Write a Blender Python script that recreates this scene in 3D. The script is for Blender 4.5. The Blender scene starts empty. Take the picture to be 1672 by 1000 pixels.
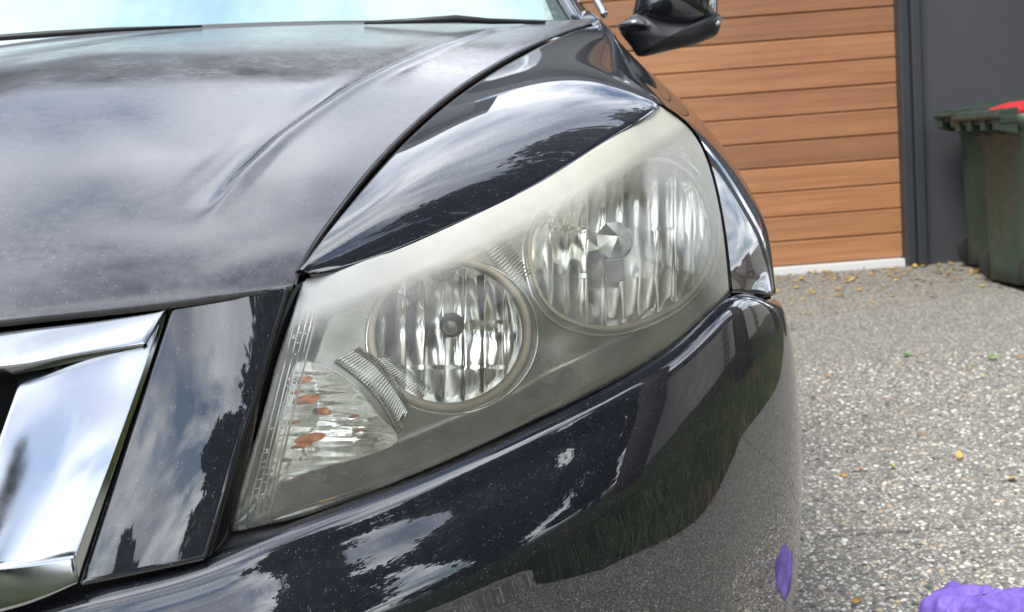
import bpy, bmesh, math, random
import numpy as np
from mathutils import Vector, Matrix, noise
from mathutils.geometry import delaunay_2d_cdt
random.seed(7); rng = np.random.default_rng(7)
SC = bpy.context.scene
# ------------------------------------------------------------------ camera
FPX, CX, CY = 2000.0, 836.0, 500.0
PITCH, ROLL = math.atan(0.125), 0.075
CAM = np.array([0.0, 0.0, 0.95])
fwd = np.array([0, math.cos(PITCH), -math.sin(PITCH)])
up0 = np.array([0, math.sin(PITCH), math.cos(PITCH)]); r0 = np.array([1.0, 0, 0])
RIGHT = r0*math.cos(ROLL) - up0*math.sin(ROLL); UP = up0*math.cos(ROLL) + r0*math.sin(ROLL)
cd = bpy.data.cameras.new('camera'); cam = bpy.data.objects.new('camera', cd); SC.collection.objects.link(cam)
M3 = Matrix(((RIGHT[0], UP[0], -fwd[0]), (RIGHT[1], UP[1], -fwd[1]), (RIGHT[2], UP[2], -fwd[2])))
cam.matrix_world = Matrix.Translation(Vector(CAM)) @ M3.to_4x4()
cd.sensor_width = 36.0; cd.lens = FPX/1672*36; cd.clip_start = 0.02; cd.clip_end = 500
cd.dof.use_dof = True; cd.dof.focus_distance = 1.22; cd.dof.aperture_fstop = cd.lens/3.4
SC.camera = cam
# ------------------------------------------------------------------ world, sun, exposure
SUN_EL, SUN_AZ = math.radians(55), math.radians(212)   # azimuth measured from +Y clockwise
w = bpy.data.worlds.new('World'); SC.world = w; w.use_nodes = True
nt = w.node_tree; N = nt.nodes; L = nt.links
bg = N['Background']; sky = N.new('ShaderNodeTexSky'); sky.sky_type = 'NISHITA'; sky.sun_disc = False
sky.sun_elevation = SUN_EL; sky.sun_rotation = SUN_AZ; sky.air_density = 1.0; sky.dust_density = 1.0
tc = N.new('ShaderNodeTexCoord'); sx = N.new('ShaderNodeSeparateXYZ'); L.new(tc.outputs['Generated'], sx.inputs[0])
def wmath(op, a, b=None, clamp=False):
    n = N.new('ShaderNodeMath'); n.operation = op; n.use_clamp = clamp
    for i, v in enumerate((a, b)):
        if v is None: continue
        if isinstance(v, (int, float)): n.inputs[i].default_value = v
        else: L.new(v, n.inputs[i])
    return n.outputs[0]
den = wmath('ADD', wmath('MAXIMUM', sx.outputs['Z'], 0.0), 0.18)
cb = N.new('ShaderNodeCombineXYZ')
L.new(wmath('DIVIDE', sx.outputs['X'], den), cb.inputs[0]); L.new(wmath('DIVIDE', sx.outputs['Y'], den), cb.inputs[1])
nz = N.new('ShaderNodeTexNoise'); nz.inputs['Scale'].default_value = 1.5; nz.inputs['Detail'].default_value = 9
nz.inputs['Roughness'].default_value = 0.56; nz.inputs['Distortion'].default_value = 0.35
L.new(cb.outputs[0], nz.inputs['Vector'])
cr = N.new('ShaderNodeValToRGB'); cr.color_ramp.elements[0].position = 0.40; cr.color_ramp.elements[1].position = 0.52
L.new(nz.outputs['Fac'], cr.inputs[0])
nz2 = N.new('ShaderNodeTexNoise'); nz2.inputs['Scale'].default_value = 1.7; nz2.inputs['Detail'].default_value = 6
mp = N.new('ShaderNodeMapping'); mp.inputs['Location'].default_value = (4.1, 2.3, 0); L.new(cb.outputs[0], mp.inputs[0]); L.new(mp.outputs[0], nz2.inputs['Vector'])
cr2 = N.new('ShaderNodeValToRGB'); cr2.color_ramp.elements[0].position = 0.36; cr2.color_ramp.elements[1].position = 0.62
cr2.color_ramp.elements[0].color = (5.4, 5.9, 7.1, 1); cr2.color_ramp.elements[1].color = (15.0, 15.4, 16.2, 1)
L.new(nz2.outputs['Fac'], cr2.inputs[0])
mx = N.new('ShaderNodeMixRGB'); L.new(cr.outputs[0], mx.inputs[0]); L.new(sky.outputs[0], mx.inputs[1]); L.new(cr2.outputs[0], mx.inputs[2])
L.new(mx.outputs[0], bg.inputs['Color']); bg.inputs['Strength'].default_value = 0.12
sd = bpy.data.lights.new('sun', 'SUN'); so = bpy.data.objects.new('sun', sd); SC.collection.objects.link(so)
sd.energy = 2.0; sd.angle = math.radians(22); sd.color = (1.0, 0.96, 0.9)
sdir = Vector((math.sin(SUN_AZ)*math.cos(SUN_EL), math.cos(SUN_AZ)*math.cos(SUN_EL), math.sin(SUN_EL)))
so.rotation_euler = sdir.to_track_quat('Z', 'Y').to_euler(); so.location = (0, 0, 12)
vs = SC.view_settings; vs.view_transform = 'Standard'; vs.look = 'None'; vs.gamma = 1; vs.use_curve_mapping = False
vs.exposure = 1.08
SC.cycles.max_bounces = 10; SC.cycles.transparent_max_bounces = 12; SC.cycles.caustics_reflective = False
# ------------------------------------------------------------------ helpers
def U(px, py, D):
    d = fwd + (px-CX)/FPX*RIGHT + (CY-py)/FPX*UP
    return CAM + d*(D/d[1])
def proj(P):
    P = np.asarray(P, float) - CAM; z = P @ fwd
    return CX + FPX*(P @ RIGHT)/z, CY - FPX*(P @ UP)/z
def Pp(*a): return U(*a)
def W(x, d, z): return np.array([x, d, z], float)
def spline(pts, n, t=None):
    pts = np.asarray(pts, float); m = len(pts)
    if t is None:
        seg = np.sqrt(np.linalg.norm(np.diff(pts, axis=0), axis=1))+1e-9
        t = np.r_[0, np.cumsum(seg)]; t = t/t[-1]
    t = np.asarray(t, float)
    q = np.linspace(t[0], t[-1], n) if np.isscalar(n) else np.asarray(n, float)
    if m == 2:
        a = ((q-t[0])/(t[1]-t[0]))[:, None]; return pts[0]*(1-a)+pts[1]*a
    h = np.diff(t); A = np.zeros((m, m)); B = np.zeros((m,)+pts.shape[1:])
    A[0, 0] = A[-1, -1] = 1
    for i in range(1, m-1):
        A[i, i-1] = h[i-1]; A[i, i] = 2*(h[i-1]+h[i]); A[i, i+1] = h[i]
        B[i] = 6*((pts[i+1]-pts[i])/h[i]-(pts[i]-pts[i-1])/h[i-1])
    Mm = np.linalg.solve(A, B.reshape(m, -1)).reshape(B.shape)
    k = np.clip(np.searchsorted(t, q, side='right')-1, 0, m-2)
    hh = h[k][:, None]; a = (t[k+1]-q)[:, None]; b = (q-t[k])[:, None]
    return (Mm[k]*a**3+Mm[k+1]*b**3)/(6*hh) + (pts[k]/hh-Mm[k]*hh/6)*a + (pts[k+1]/hh-Mm[k+1]*hh/6)*b
def smooth_mat(n, lam, wend=1e4, lock=()):
    Dm = np.diff(np.eye(n), 2, axis=0); Wt = np.ones(n); Wt[0] = Wt[-1] = wend
    for l in lock: Wt[l] = wend
    return np.linalg.solve(np.diag(Wt)+lam*Dm.T@Dm, np.diag(Wt))
def sgrid(G, lu, lv, locku=(), lockv=()):
    if lu: G = np.einsum('ij,jkc->ikc', smooth_mat(G.shape[0], lu, lock=locku), G)
    if lv: G = np.einsum('ij,kjc->kic', smooth_mat(G.shape[1], lv, lock=lockv), G)
    return G
def gnormals(G):
    du = np.gradient(G, axis=0); dv = np.gradient(G, axis=1); n = np.cross(du, dv)
    return n/(np.linalg.norm(n, axis=2, keepdims=True)+1e-12)
COL = SC.collection
def link(name, me, mat=None, parent=None, smooth=True, **props):
    o = bpy.data.objects.new(name, me); COL.objects.link(o)
    if mat is not None and len(me.materials) == 0: me.materials.append(mat)
    if smooth: me.polygons.foreach_set('use_smooth', [True]*len(me.polygons))
    if parent is not None:
        o.parent = parent; o.matrix_parent_inverse = parent.matrix_world.inverted()
    for k, v in props.items(): o[k] = v
    return o
def empty(name, loc=(0, 0, 0), **props):
    o = bpy.data.objects.new(name, None); COL.objects.link(o); o.location = loc; o.empty_display_size = .05
    o.matrix_world = Matrix.Translation(Vector(loc))
    for k, v in props.items(): o[k] = v
    return o
def meshd(name, V, F, uv=None):
    me = bpy.data.meshes.new(name); me.from_pydata([tuple(map(float, v)) for v in V], [], [tuple(f) for f in F])
    if uv is not None:
        l = me.uv_layers.new(name='UVMap')
        for lp in me.loops: l.data[lp.index].uv = uv[lp.vertex_index]
    me.validate(); me.update(); return me
CARC = np.array([-.56, 2.5, .55])
def inward(G, Nn): return float(np.sum(Nn*(G-CARC))) < 0
def panel(name, G, mat, parent, lip=(1, 1, 1, 1), r=0.003, depth=0.012, flip=False, uvscale=None, **props):
    """a sheet-metal panel from a grid of points, its edges rolled round and turned inwards"""
    nu, nv = G.shape[:2]; Nn = gnormals(G)
    flip = inward(G, Nn)
    if flip: Nn = -Nn
    V = [p for p in G.reshape(-1, 3)]; uv = [(j/(nv-1), i/(nu-1)) for i in range(nu) for j in range(nv)]; F = []
    for i in range(nu-1):
        for j in range(nv-1):
            a = i*nv+j; q = (a, a+nv, a+nv+1, a+1); F.append(q if not flip else q[::-1])
    def edge(idx, inner, nn, rev):
        nonlocal V, F, uv
        prev = list(idx)
        P0 = np.array([V[k] for k in idx]); T = P0-np.array([V[k] for k in inner]); T /= np.linalg.norm(T, axis=1, keepdims=True)+1e-12
        offs = [(r*math.sin(a), r*(1-math.cos(a))) for a in (math.pi/6, math.pi/3, math.pi/2)]+[(r, r+depth)]
        for (o1, o2) in offs:
            base = len(V)
            for k in range(len(idx)): V.append(P0[k]+T[k]*o1-nn[k]*o2); uv.append(uv[idx[k]])
            cur = list(range(base, base+len(idx)))
            for k in range(len(idx)-1):
                q = (prev[k], prev[k+1], cur[k+1], cur[k]); F.append(q if not rev else q[::-1])
            prev = cur
    ids = np.arange(nu*nv).reshape(nu, nv)
    f = flip
    if lip[0]: edge(ids[0], ids[1], Nn[0], f)
    if lip[1]: edge(ids[-1], ids[-2], Nn[-1], not f)
    if lip[2]: edge(ids[:, 0], ids[:, 1], Nn[:, 0], not f)
    if lip[3]: edge(ids[:, -1], ids[:, -2], Nn[:, -1], f)
    return link(name, meshd(name, V, F, uv), mat, parent, **props)
def tube(pts, rad, seg=8, cap=True):
    pts = [np.asarray(p, float) for p in pts]; V = []; F = []; n = len(pts)
    for i, p in enumerate(pts):
        t = pts[min(i+1, n-1)]-pts[max(i-1, 0)]; t = t/(np.linalg.norm(t)+1e-12)
        a = np.cross(t, [0, 0, 1]) if abs(t[2]) < .9 else np.cross(t, [1, 0, 0]); a /= np.linalg.norm(a); b = np.cross(t, a)
        rr = rad[i] if hasattr(rad, '__len__') else rad
        for k in range(seg):
            an = 2*math.pi*k/seg; V.append(p+rr*(a*math.cos(an)+b*math.sin(an)))
    for i in range(n-1):
        for k in range(seg):
            k2 = (k+1) % seg; F.append((i*seg+k, i*seg+k2, (i+1)*seg+k2, (i+1)*seg+k))
    if cap: F.append(tuple(range(seg))[::-1]); F.append(tuple(range((n-1)*seg, n*seg)))
    return V, F
class MB:
    def __init__(s): s.V = []; s.F = []
    def add(s, V, F):
        b = len(s.V); s.V += [np.asarray(v, float) for v in V]; s.F += [tuple(k+b for k in f) for f in F]; return s
    def box(s, x0, x1, y0, y1, z0, z1):
        V = [(x, y, z) for x in (x0, x1) for y in (y0, y1) for z in (z0, z1)]
        return s.add(V, [(0, 1, 3, 2), (4, 6, 7, 5), (0, 4, 5, 1), (2, 3, 7, 6), (0, 2, 6, 4), (1, 5, 7, 3)])
    def hexa(s, lo, hi):
        return s.add(list(lo)+list(hi), [(3, 2, 1, 0), (4, 5, 6, 7), (0, 1, 5, 4), (1, 2, 6, 5), (2, 3, 7, 6), (3, 0, 4, 7)])
    def build(s, name, mat, parent=None, smooth=False, bevel=0, **p):
        o = link(name, meshd(name, s.V, s.F), mat, parent, smooth=smooth, **p)
        if bevel:
            m = o.modifiers.new('bevel', 'BEVEL'); m.width = bevel; m.segments = 2; m.limit_method = 'ANGLE'
        return o
# ------------------------------------------------------------------ materials
def mat(name, col=(.5, .5, .5), rough=.5, metal=0., ior=1.5, coat=0., coat_rough=.03, coat_ior=1.5, spec=None, trans=0.):
    m = bpy.data.materials.new(name); m.use_nodes = True; b = m.node_tree.nodes['Principled BSDF']
    b.inputs['Base Color'].default_value = (*col, 1); b.inputs['Roughness'].default_value = rough; b.inputs['Metallic'].default_value = metal
    b.inputs['IOR'].default_value = ior; b.inputs['Coat Weight'].default_value = coat; b.inputs['Coat Roughness'].default_value = coat_rough; b.inputs['Coat IOR'].default_value = coat_ior
    b.inputs['Transmission Weight'].default_value = trans
    return m
class NB:
    def __init__(s, m): s.t = m.node_tree; s.b = s.t.nodes['Principled BSDF']; s.tc = s.t.nodes.new('ShaderNodeTexCoord')
    def l(s, a, b): s.t.links.new(a, b)
    def n(s, ty, **kw):
        nd = s.t.nodes.new(ty)
        for k, v in kw.items():
            if hasattr(nd, k) and k not in ('Scale',): setattr(nd, k, v)
        return nd
    def co(s, scale=(1, 1, 1), which='Object', rot=(0, 0, 0)):
        m = s.t.nodes.new('ShaderNodeMapping'); m.inputs['Scale'].default_value = scale; m.inputs['Rotation'].default_value = rot; s.l(s.tc.outputs[which], m.inputs[0]); return m.outputs[0]
    def noise(s, sc, det=4, rough=.5, vec=None, dist=0):
        n = s.t.nodes.new('ShaderNodeTexNoise'); n.inputs['Scale'].default_value = sc; n.inputs['Detail'].default_value = det
        n.inputs['Roughness'].default_value = rough; n.inputs['Distortion'].default_value = dist; s.l(vec or s.co(), n.inputs['Vector']); return n.outputs['Fac']
    def vor(s, sc, vec=None, feat='F1', out='Distance', rnd=1):
        n = s.t.nodes.new('ShaderNodeTexVoronoi'); n.feature = feat; n.inputs['Scale'].default_value = sc; n.inputs['Randomness'].default_value = rnd
        s.l(vec or s.co(), n.inputs['Vector']); return n.outputs[out]
    def ramp(s, fac, stops, interp='LINEAR'):
        n = s.t.nodes.new('ShaderNodeValToRGB'); e = n.color_ramp.elements; n.color_ramp.interpolation = interp
        while len(e) < len(stops): e.new(.5)
        for k, (p, c) in enumerate(stops):
            e[k].position = p; e[k].color = (c, c, c, 1) if isinstance(c, (int, float)) else (*c, 1)
        s.l(fac, n.inputs[0]); return n.outputs[0]
    def mix(s, f, a, b, ty='MIX'):
        n = s.t.nodes.new('ShaderNodeMixRGB'); n.blend_type = ty
        for i, v in enumerate((f, a, b)):
            if isinstance(v, (int, float)): n.inputs[i].default_value = v if i == 0 else (v, v, v, 1)
            elif isinstance(v, tuple): n.inputs[i].default_value = (*v, 1)
            else: s.l(v, n.inputs[i])
        return n.outputs[0]
    def math(s, op, a, b=0., clamp=False):
        n = s.t.nodes.new('ShaderNodeMath'); n.operation = op; n.use_clamp = clamp
        for i, v in enumerate((a, b)):
            if isinstance(v, (int, float)): n.inputs[i].default_value = v
            else: s.l(v, n.inputs[i])
        return n.outputs[0]
    def bump(s, h, st=.2, dist=.001):
        n = s.t.nodes.new('ShaderNodeBump'); n.inputs['Strength'].default_value = st; n.inputs['Distance'].default_value = dist; s.l(h, n.inputs['Height']); s.l(n.outputs[0], s.b.inputs['Normal']); return n.outputs[0]
    def set(s, k, v): s.l(v, s.b.inputs[k])
CIOR = 1.95
def paint(name, dust=0.1, rough=.02, dustcol=(.34, .33, .36), specks=.5, sc=1., ior=None):
    """black metallic paint with clear coat, a layer of dust and fine specks"""
    m = mat(name, (.006, .007, .010), .35, 0., 1.5, 1., rough, ior or CIOR); q = NB(m); q.b.inputs['Specular IOR Level'].default_value = .1
    n1 = q.noise(7*sc, 6, .6); n2 = q.noise(90*sc, 4, .7); n3 = q.noise(2.2*sc, 3, .5)
    d = q.math('MULTIPLY', q.ramp(n1, [(.35, .3), (.65, 1.)]), q.ramp(n2, [(.3, .45), (.7, 1.)]))
    d = q.math('MULTIPLY', d, dust)
    v = q.vor(420); sp = q.math('MULTIPLY', q.math('LESS_THAN', v, .16), q.math('GREATER_THAN', q.noise(160, 2), .56))
    v2 = q.vor(150); sp2 = q.math('MULTIPLY', q.math('LESS_THAN', v2, .055), q.math('GREATER_THAN', q.noise(60, 2), .60))
    sp = q.math('MULTIPLY', q.math('ADD', sp, sp2, True), specks)
    c = q.mix(d, (.006, .007, .011), dustcol); c = q.mix(sp, c, (.6, .6, .58)); q.set('Base Color', c)
    cr_ = q.math('ADD', q.math('MULTIPLY', d, .9), rough, True); q.set('Coat Roughness', cr_)
    q.set('Coat Weight', q.math('SUBTRACT', 1., q.math('MULTIPLY', q.math('MAXIMUM', d, sp), .75)))
    q.set('Roughness', q.ramp(n3, [(0, .35), (1, .5)]))
    return m
M = {}
M['paint'] = paint('black_paint', .022, .008, specks=.30)
M['paint_hood'] = paint('black_paint_dusty', .26, .045, (.32, .305, .325), specks=.35, ior=1.72)
M['paint_side'] = paint('black_paint_side', .016, .006, specks=.25)
m = mat('chrome', (.47, .485, .495), .05, 1.); q = NB(m); q.set('Roughness', q.ramp(q.noise(14, 5, .6), [(.35, .07), (.7, .20)])); q.bump(q.noise(300, 2), .02, .0003); M['chrome'] = m
m = mat('reflector_chrome', (.93, .93, .88), .07, 1.); q = NB(m); q.set('Roughness', q.ramp(q.noise(60, 3), [(.3, .12), (.7, .25)])); M['refl'] = m
M['bezel'] = mat('bezel_silver', (.50, .51, .46), .33, .75)
m = M['bezel']; q = NB(m); q.set('Roughness', q.ramp(q.noise(9, 4), [(.3, .2), (.7, .36)])); q.set('Base Color', q.ramp(q.noise(5, 4), [(.35, (.27, .275, .25)), (.65, (.62, .62, .54))]))
M['ring'] = mat('yellowed_ring', (.74, .64, .47), .4, 0.)
m = mat('black_plastic', (.012, .012, .013), .42); q = NB(m); q.bump(q.noise(700, 2), .15, .0004); M['blackp'] = m
M['gloss_black'] = mat('gloss_black', (.008, .008, .009), .12, 0, 1.5)
M['rubber'] = mat('rubber', (.018, .018, .018), .65)
M['dark'] = mat('dark_void', (.004, .004, .004), .9)
M['amber'] = mat('amber_bulb_glint', (1., .38, .15), .3, 0.)  # shared by the bulb and the painted glints around it
M['bulb'] = mat('bulb_grey', (.25, .24, .22), .35, .6)
m = mat('window_glass', (.01, .014, .016), .02, 0., 1.6, 0); M['tint'] = m
# hazy headlight lens
def lens_material():
    m = bpy.data.materials.new('oxidised_lens'); m.use_nodes = True; t = m.node_tree; t.nodes.remove(t.nodes['Principled BSDF'])
    out = t.nodes['Material Output']; q = NB.__new__(NB); q.t = t; q.tc = t.nodes.new('ShaderNodeTexCoord')
    uv = t.nodes.new('ShaderNodeSeparateXYZ'); t.links.new(q.tc.outputs['UV'], uv.inputs[0])
    vv = uv.outputs[0]; uu = uv.outputs[1]      # vv: bottom->top, uu: inner->outer
    top = q.ramp(vv, [(0, 0.10), (.12, 0.02), (.70, 0.), (.79, .25), (.86, .70), (1., .82)])  # denser haze along the top, with the sky's reflection painted into it
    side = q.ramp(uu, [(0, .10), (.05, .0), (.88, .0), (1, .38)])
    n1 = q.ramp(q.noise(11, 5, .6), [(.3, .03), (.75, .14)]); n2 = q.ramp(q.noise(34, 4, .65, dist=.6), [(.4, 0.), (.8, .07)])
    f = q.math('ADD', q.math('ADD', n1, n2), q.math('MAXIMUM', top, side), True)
    specks = q.math('MULTIPLY', q.math('LESS_THAN', q.vor(260), .13), .25)
    f = q.math('ADD', f, specks, True)
    dif = t.nodes.new('ShaderNodeBsdfDiffuse'); t.links.new(q.ramp(uu, [(0, (.60, .62, .61)), (.35, (.70, .70, .64)), (1, (.76, .75, .60))]), dif.inputs[0])
    trl = t.nodes.new('ShaderNodeBsdfTranslucent'); trl.inputs[0].default_value = (.70, .67, .52, 1)
    hz = t.nodes.new('ShaderNodeMixShader'); hz.inputs[0].default_value = .35; t.links.new(dif.outputs[0], hz.inputs[1]); t.links.new(trl.outputs[0], hz.inputs[2])
    tr = t.nodes.new('ShaderNodeBsdfTransparent'); tr.inputs[0].default_value = (.97, .97, .93, 1)
    m1 = t.nodes.new('ShaderNodeMixShader'); t.links.new(f, m1.inputs[0]); t.links.new(tr.outputs[0], m1.inputs[1]); t.links.new(hz.outputs[0], m1.inputs[2])
    gl = t.nodes.new('ShaderNodeBsdfGlossy'); gl.inputs['Roughness'].default_value = .2
    t.links.new(q.ramp(f, [(0, .06), (.5, .35)]), gl.inputs['Roughness'])
    fr = t.nodes.new('ShaderNodeFresnel'); fr.inputs[0].default_value = 1.5
    m2 = t.nodes.new('ShaderNodeMixShader'); t.links.new(fr.outputs[0], m2.inputs[0]); t.links.new(m1.outputs[0], m2.inputs[1]); t.links.new(gl.outputs[0], m2.inputs[2])
    t.links.new(m2.outputs[0], out.inputs[0]); return m
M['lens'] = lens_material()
def clear_glass(name, tint=(.9, .95, .93), ior=1.5, rough=.02):
    m = bpy.data.materials.new(name); m.use_nodes = True; t = m.node_tree; t.nodes.remove(t.nodes['Principled BSDF'])
    tr = t.nodes.new('ShaderNodeBsdfTransparent'); tr.inputs[0].default_value = (*tint, 1); gl = t.nodes.new('ShaderNodeBsdfGlossy'); gl.inputs['Roughness'].default_value = rough
    fr = t.nodes.new('ShaderNodeFresnel'); fr.inputs[0].default_value = ior; mm = t.nodes.new('ShaderNodeMixShader')
    t.links.new(fr.outputs[0], mm.inputs[0]); t.links.new(tr.outputs[0], mm.inputs[1]); t.links.new(gl.outputs[0], mm.inputs[2]); t.links.new(mm.outputs[0], t.nodes['Material Output'].inputs[0]); return m
M['glass'] = clear_glass('clear_glass')
m = mat('sunshade_foil', (.62, .72, .74), .6, 0.); q = NB(m); q.set('Base Color', q.ramp(q.noise(3.5, 4, .55, q.co((1, .2, .2))), [(.3, (.22, .38, .48)), (.5, (.45, .58, .61)), (.8, (.56, .64, .63))])); M['shade'] = m
# ground and walls
GS = 0.0433
def gz(y): return GS*y
m = mat('exposed_aggregate', (.2, .2, .2), .8); q = NB(m)
vec = q.co(); v = q.t.nodes.new('ShaderNodeTexVoronoi'); v.inputs['Scale'].default_value = 120; q.l(vec, v.inputs['Vector'])
v2 = q.t.nodes.new('ShaderNodeTexVoronoi'); v2.inputs['Scale'].default_value = 240; q.l(vec, v2.inputs['Vector'])
def stonecol(vn):
    s_ = q.t.nodes.new('ShaderNodeSeparateColor'); q.l(vn.outputs['Color'], s_.inputs[0])
    return q.ramp(s_.outputs[0], [(0, (.055, .055, .052)), (.26, (.12, .118, .108)), (.42, (.26, .25, .22)), (.60, (.42, .40, .34)), (.76, (.52, .44, .32)), (.86, (.66, .64, .56)), (1., (.76, .75, .68))])
c1 = q.mix(q.ramp(v.outputs['Distance'], [(.35, 0.), (.55, 1.)]), stonecol(v), (.13, .127, .115))
c2 = q.mix(q.ramp(v2.outputs['Distance'], [(.35, 0.), (.55, 1.)]), stonecol(v2), (.13, .127, .115))
cc = q.mix(q.ramp(q.noise(45, 3), [(.48, 0.), (.60, 1.)]), c1, c2)
cc = q.mix(q.ramp(q.noise(1.3, 5, .6), [(.3, .0), (.75, .25)]), cc, (.25, .23, .18))
q.set('Base Color', cc); q.bump(q.math('ADD', v.outputs['Distance'], q.noise(300, 3)), .5, .004); M['aggregate'] = m
m = mat('pebble_stone', (.5, .5, .5), .6); q = NB(m)
oi = q.t.nodes.new('ShaderNodeAttribute'); oi.attribute_name = 'tone'
q.set('Base Color', q.mix(.25, oi.outputs['Color'], q.ramp(q.noise(220, 3), [(.3, .12), (.7, .6)]), 'MULTIPLY')); M['pebble'] = m
m = mat('cedar_plank', (.3, .12, .05), .42); q = NB(m)
og = q.t.nodes.new('ShaderNodeObjectInfo')
ad = q.t.nodes.new('ShaderNodeVectorMath'); ad.operation = 'ADD'; sc_ = q.t.nodes.new('ShaderNodeVectorMath'); sc_.operation = 'SCALE'
q.l(og.outputs['Location'], sc_.inputs[0]); sc_.inputs['Scale'].default_value = 7.3; q.l(q.co((.8, 1, 22)), ad.inputs[0]); q.l(sc_.outputs[0], ad.inputs[1])
g1 = q.noise(2.2, 6, .62, ad.outputs[0], .4)
g2 = q.noise(1.1, 3, .5, q.co((.7, 1, 1.5)))
c = q.ramp(g1, [(.30, (.29, .125, .046)), (.5, (.39, .178, .066)), (.72, (.50, .25, .10))])
c = q.mix(q.ramp(g2, [(.35, .0), (.7, .45)]), c, (.26, .10, .042))
hs = q.t.nodes.new('ShaderNodeHueSaturation'); hs.inputs['Saturation'].default_value = .95; q.l(q.ramp(og.outputs['Random'], [(0, .72), (1, 1.14)]), hs.inputs['Value']); q.l(c, hs.inputs['Color']); q.set('Base Color', hs.outputs[0])
q.bump(g1, .15, .001); M['cedar'] = m
m = mat('charcoal_wall', (.042, .044, .052), .6); q = NB(m); q.set('Base Color', q.mix(q.ramp(q.noise(2.5, 6, .6), [(.3, .0), (.8, .6)]), (.040, .043, .052), (.056, .055, .056))); q.bump(q.noise(90, 4), .35, .003); M['charcoal'] = m
m = mat('charcoal_frame', (.033, .037, .043), .42); M['frame'] = m
M['white'] = mat('white_strip', (.62, .63, .63), .5)
m = mat('cream_render', (.52, .49, .43), .8); q = NB(m); q.set('Base Color', q.ramp(q.noise(3, 5), [(.3, (.46, .43, .37)), (.7, (.56, .53, .47))])); M['cream'] = m
m = mat('pale_cladding', (.30, .31, .30), .7); M['pale'] = m
m = mat('dark_roof', (.05, .045, .045), .7); M['roof'] = m
m = mat('red_brick', (.22, .07, .045), .8); q = NB(m); bt = q.t.nodes.new('ShaderNodeTexBrick'); bt.inputs['Scale'].default_value = 4; bt.inputs['Color1'].default_value = (.24, .07, .045, 1); bt.inputs['Color2'].default_value = (.16, .05, .035, 1); bt.inputs['Mortar'].default_value = (.3, .28, .25, 1); q.l(q.co((1, 1, 1), 'Object', (math.pi/2, 0, 0)), bt.inputs['Vector']); q.set('Base Color', bt.outputs[0]); M['brick'] = m
def greenplastic(name, col, col2):
    m = mat(name, col, .5); q = NB(m); q.set('Base Color', q.mix(q.ramp(q.noise(6, 6, .65, q.co((1, 1, .4))), [(.4, 0.), (.75, .8)]), col, col2)); q.set('Roughness', q.ramp(q.noise(20, 3), [(.3, .38), (.7, .6)])); q.bump(q.noise(60, 3), .1, .001); return m
M['bin'] = greenplastic('bin_green', (.024, .052, .034), (.07, .068, .045))
M['binlid'] = greenplastic('bin_lid_green', (.020, .036, .026), (.05, .055, .04))
M['red'] = mat('red_lid', (.55, .028, .035), .42)
M['asphalt'] = mat('asphalt', (.05, .05, .05), .85)
m = mat('lawn_soil', (.04, .055, .02), .9); q = NB(m); q.set('Base Color', q.ramp(q.noise(1.3, 6, .65), [(.3, (.022, .040, .012)), (.52, (.045, .062, .020)), (.62, (.10, .075, .035)), (.8, (.13, .09, .05))])); q.bump(q.noise(60, 4), .8, .03); M['lawn'] = m
m = mat('grass_blade', (.05, .09, .02), .6); q = NB(m); q.set('Base Color', q.ramp(q.noise(3, 5), [(.35, (.045, .08, .015)), (.55, (.09, .11, .028)), (.68, (.19, .13, .06))])); M['grass'] = m
m = mat('tree_leaf', (.05, .08, .03), .55); q = NB(m); q.set('Base Color', q.ramp(q.noise(1.6, 5), [(.3, (.012, .022, .010)), (.7, (.040, .062, .022))])); M['leaf'] = m
M['bark'] = mat('bark', (.09, .07, .05), .9)
m = mat('yellow_leaf', (.42, .24, .04), .6); q = NB(m); oi = q.t.nodes.new('ShaderNodeObjectInfo'); q.set('Base Color', q.ramp(q.noise(30, 2), [(.3, (.20, .10, .025)), (.5, (.46, .27, .05)), (.7, (.55, .42, .10))])); M['yleaf'] = m
M['gleaf'] = mat('green_leaf', (.13, .24, .05), .5)
m = mat('purple_plastic', (.165, .085, .50), .6); q = NB(m); q.set('Base Color', q.ramp(q.noise(9, 4), [(.35, (.11, .06, .33)), (.65, (.23, .15, .56))])); q.bump(q.noise(26, 5, .6), .5, .006); M['purple'] = m

# ================================================================== SETTING
def sheet(name, x0, x1, y0, y1, dz, mt, nx=2, ny=2, fz=gz, **p):
    xs = np.linspace(x0, x1, nx); ys = np.linspace(y0, y1, ny)
    V = [(x, y, fz(y)+dz) for y in ys for x in xs]
    F = [(j*nx+i, j*nx+i+1, (j+1)*nx+i+1, (j+1)*nx+i) for j in range(ny-1) for i in range(nx-1)]
    return link(name, meshd(name, V, F), mt, smooth=False, **p)
def gz2(y): return gz(y) if y > -5 else gz(-5)
sheet('ground', -120, 120, -130, 120, -.045, M['lawn'], 2, 60, fz=lambda y: gz2(min(y, 6)), kind='structure')
drive = empty('driveway', (0, 0, 0), kind='structure')
JY = float(0.95/(((885-250+(1450-836)*.075)/FPX)+GS))    # depth of the joint seen in the photo
xs_ = [-4.2, -0.9, 2.75]; ys_ = [-1.2, JY, 6.05]
def prism(P):
    n = len(P); V = [(x, y, gz(y)-.1) for x, y in P]+[(x, y, gz(y)) for x, y in P]
    return V, [tuple(range(n))[::-1], tuple(range(n, 2*n))]+[(k, (k+1) % n, n+(k+1) % n, n+k) for k in range(n)]
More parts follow.
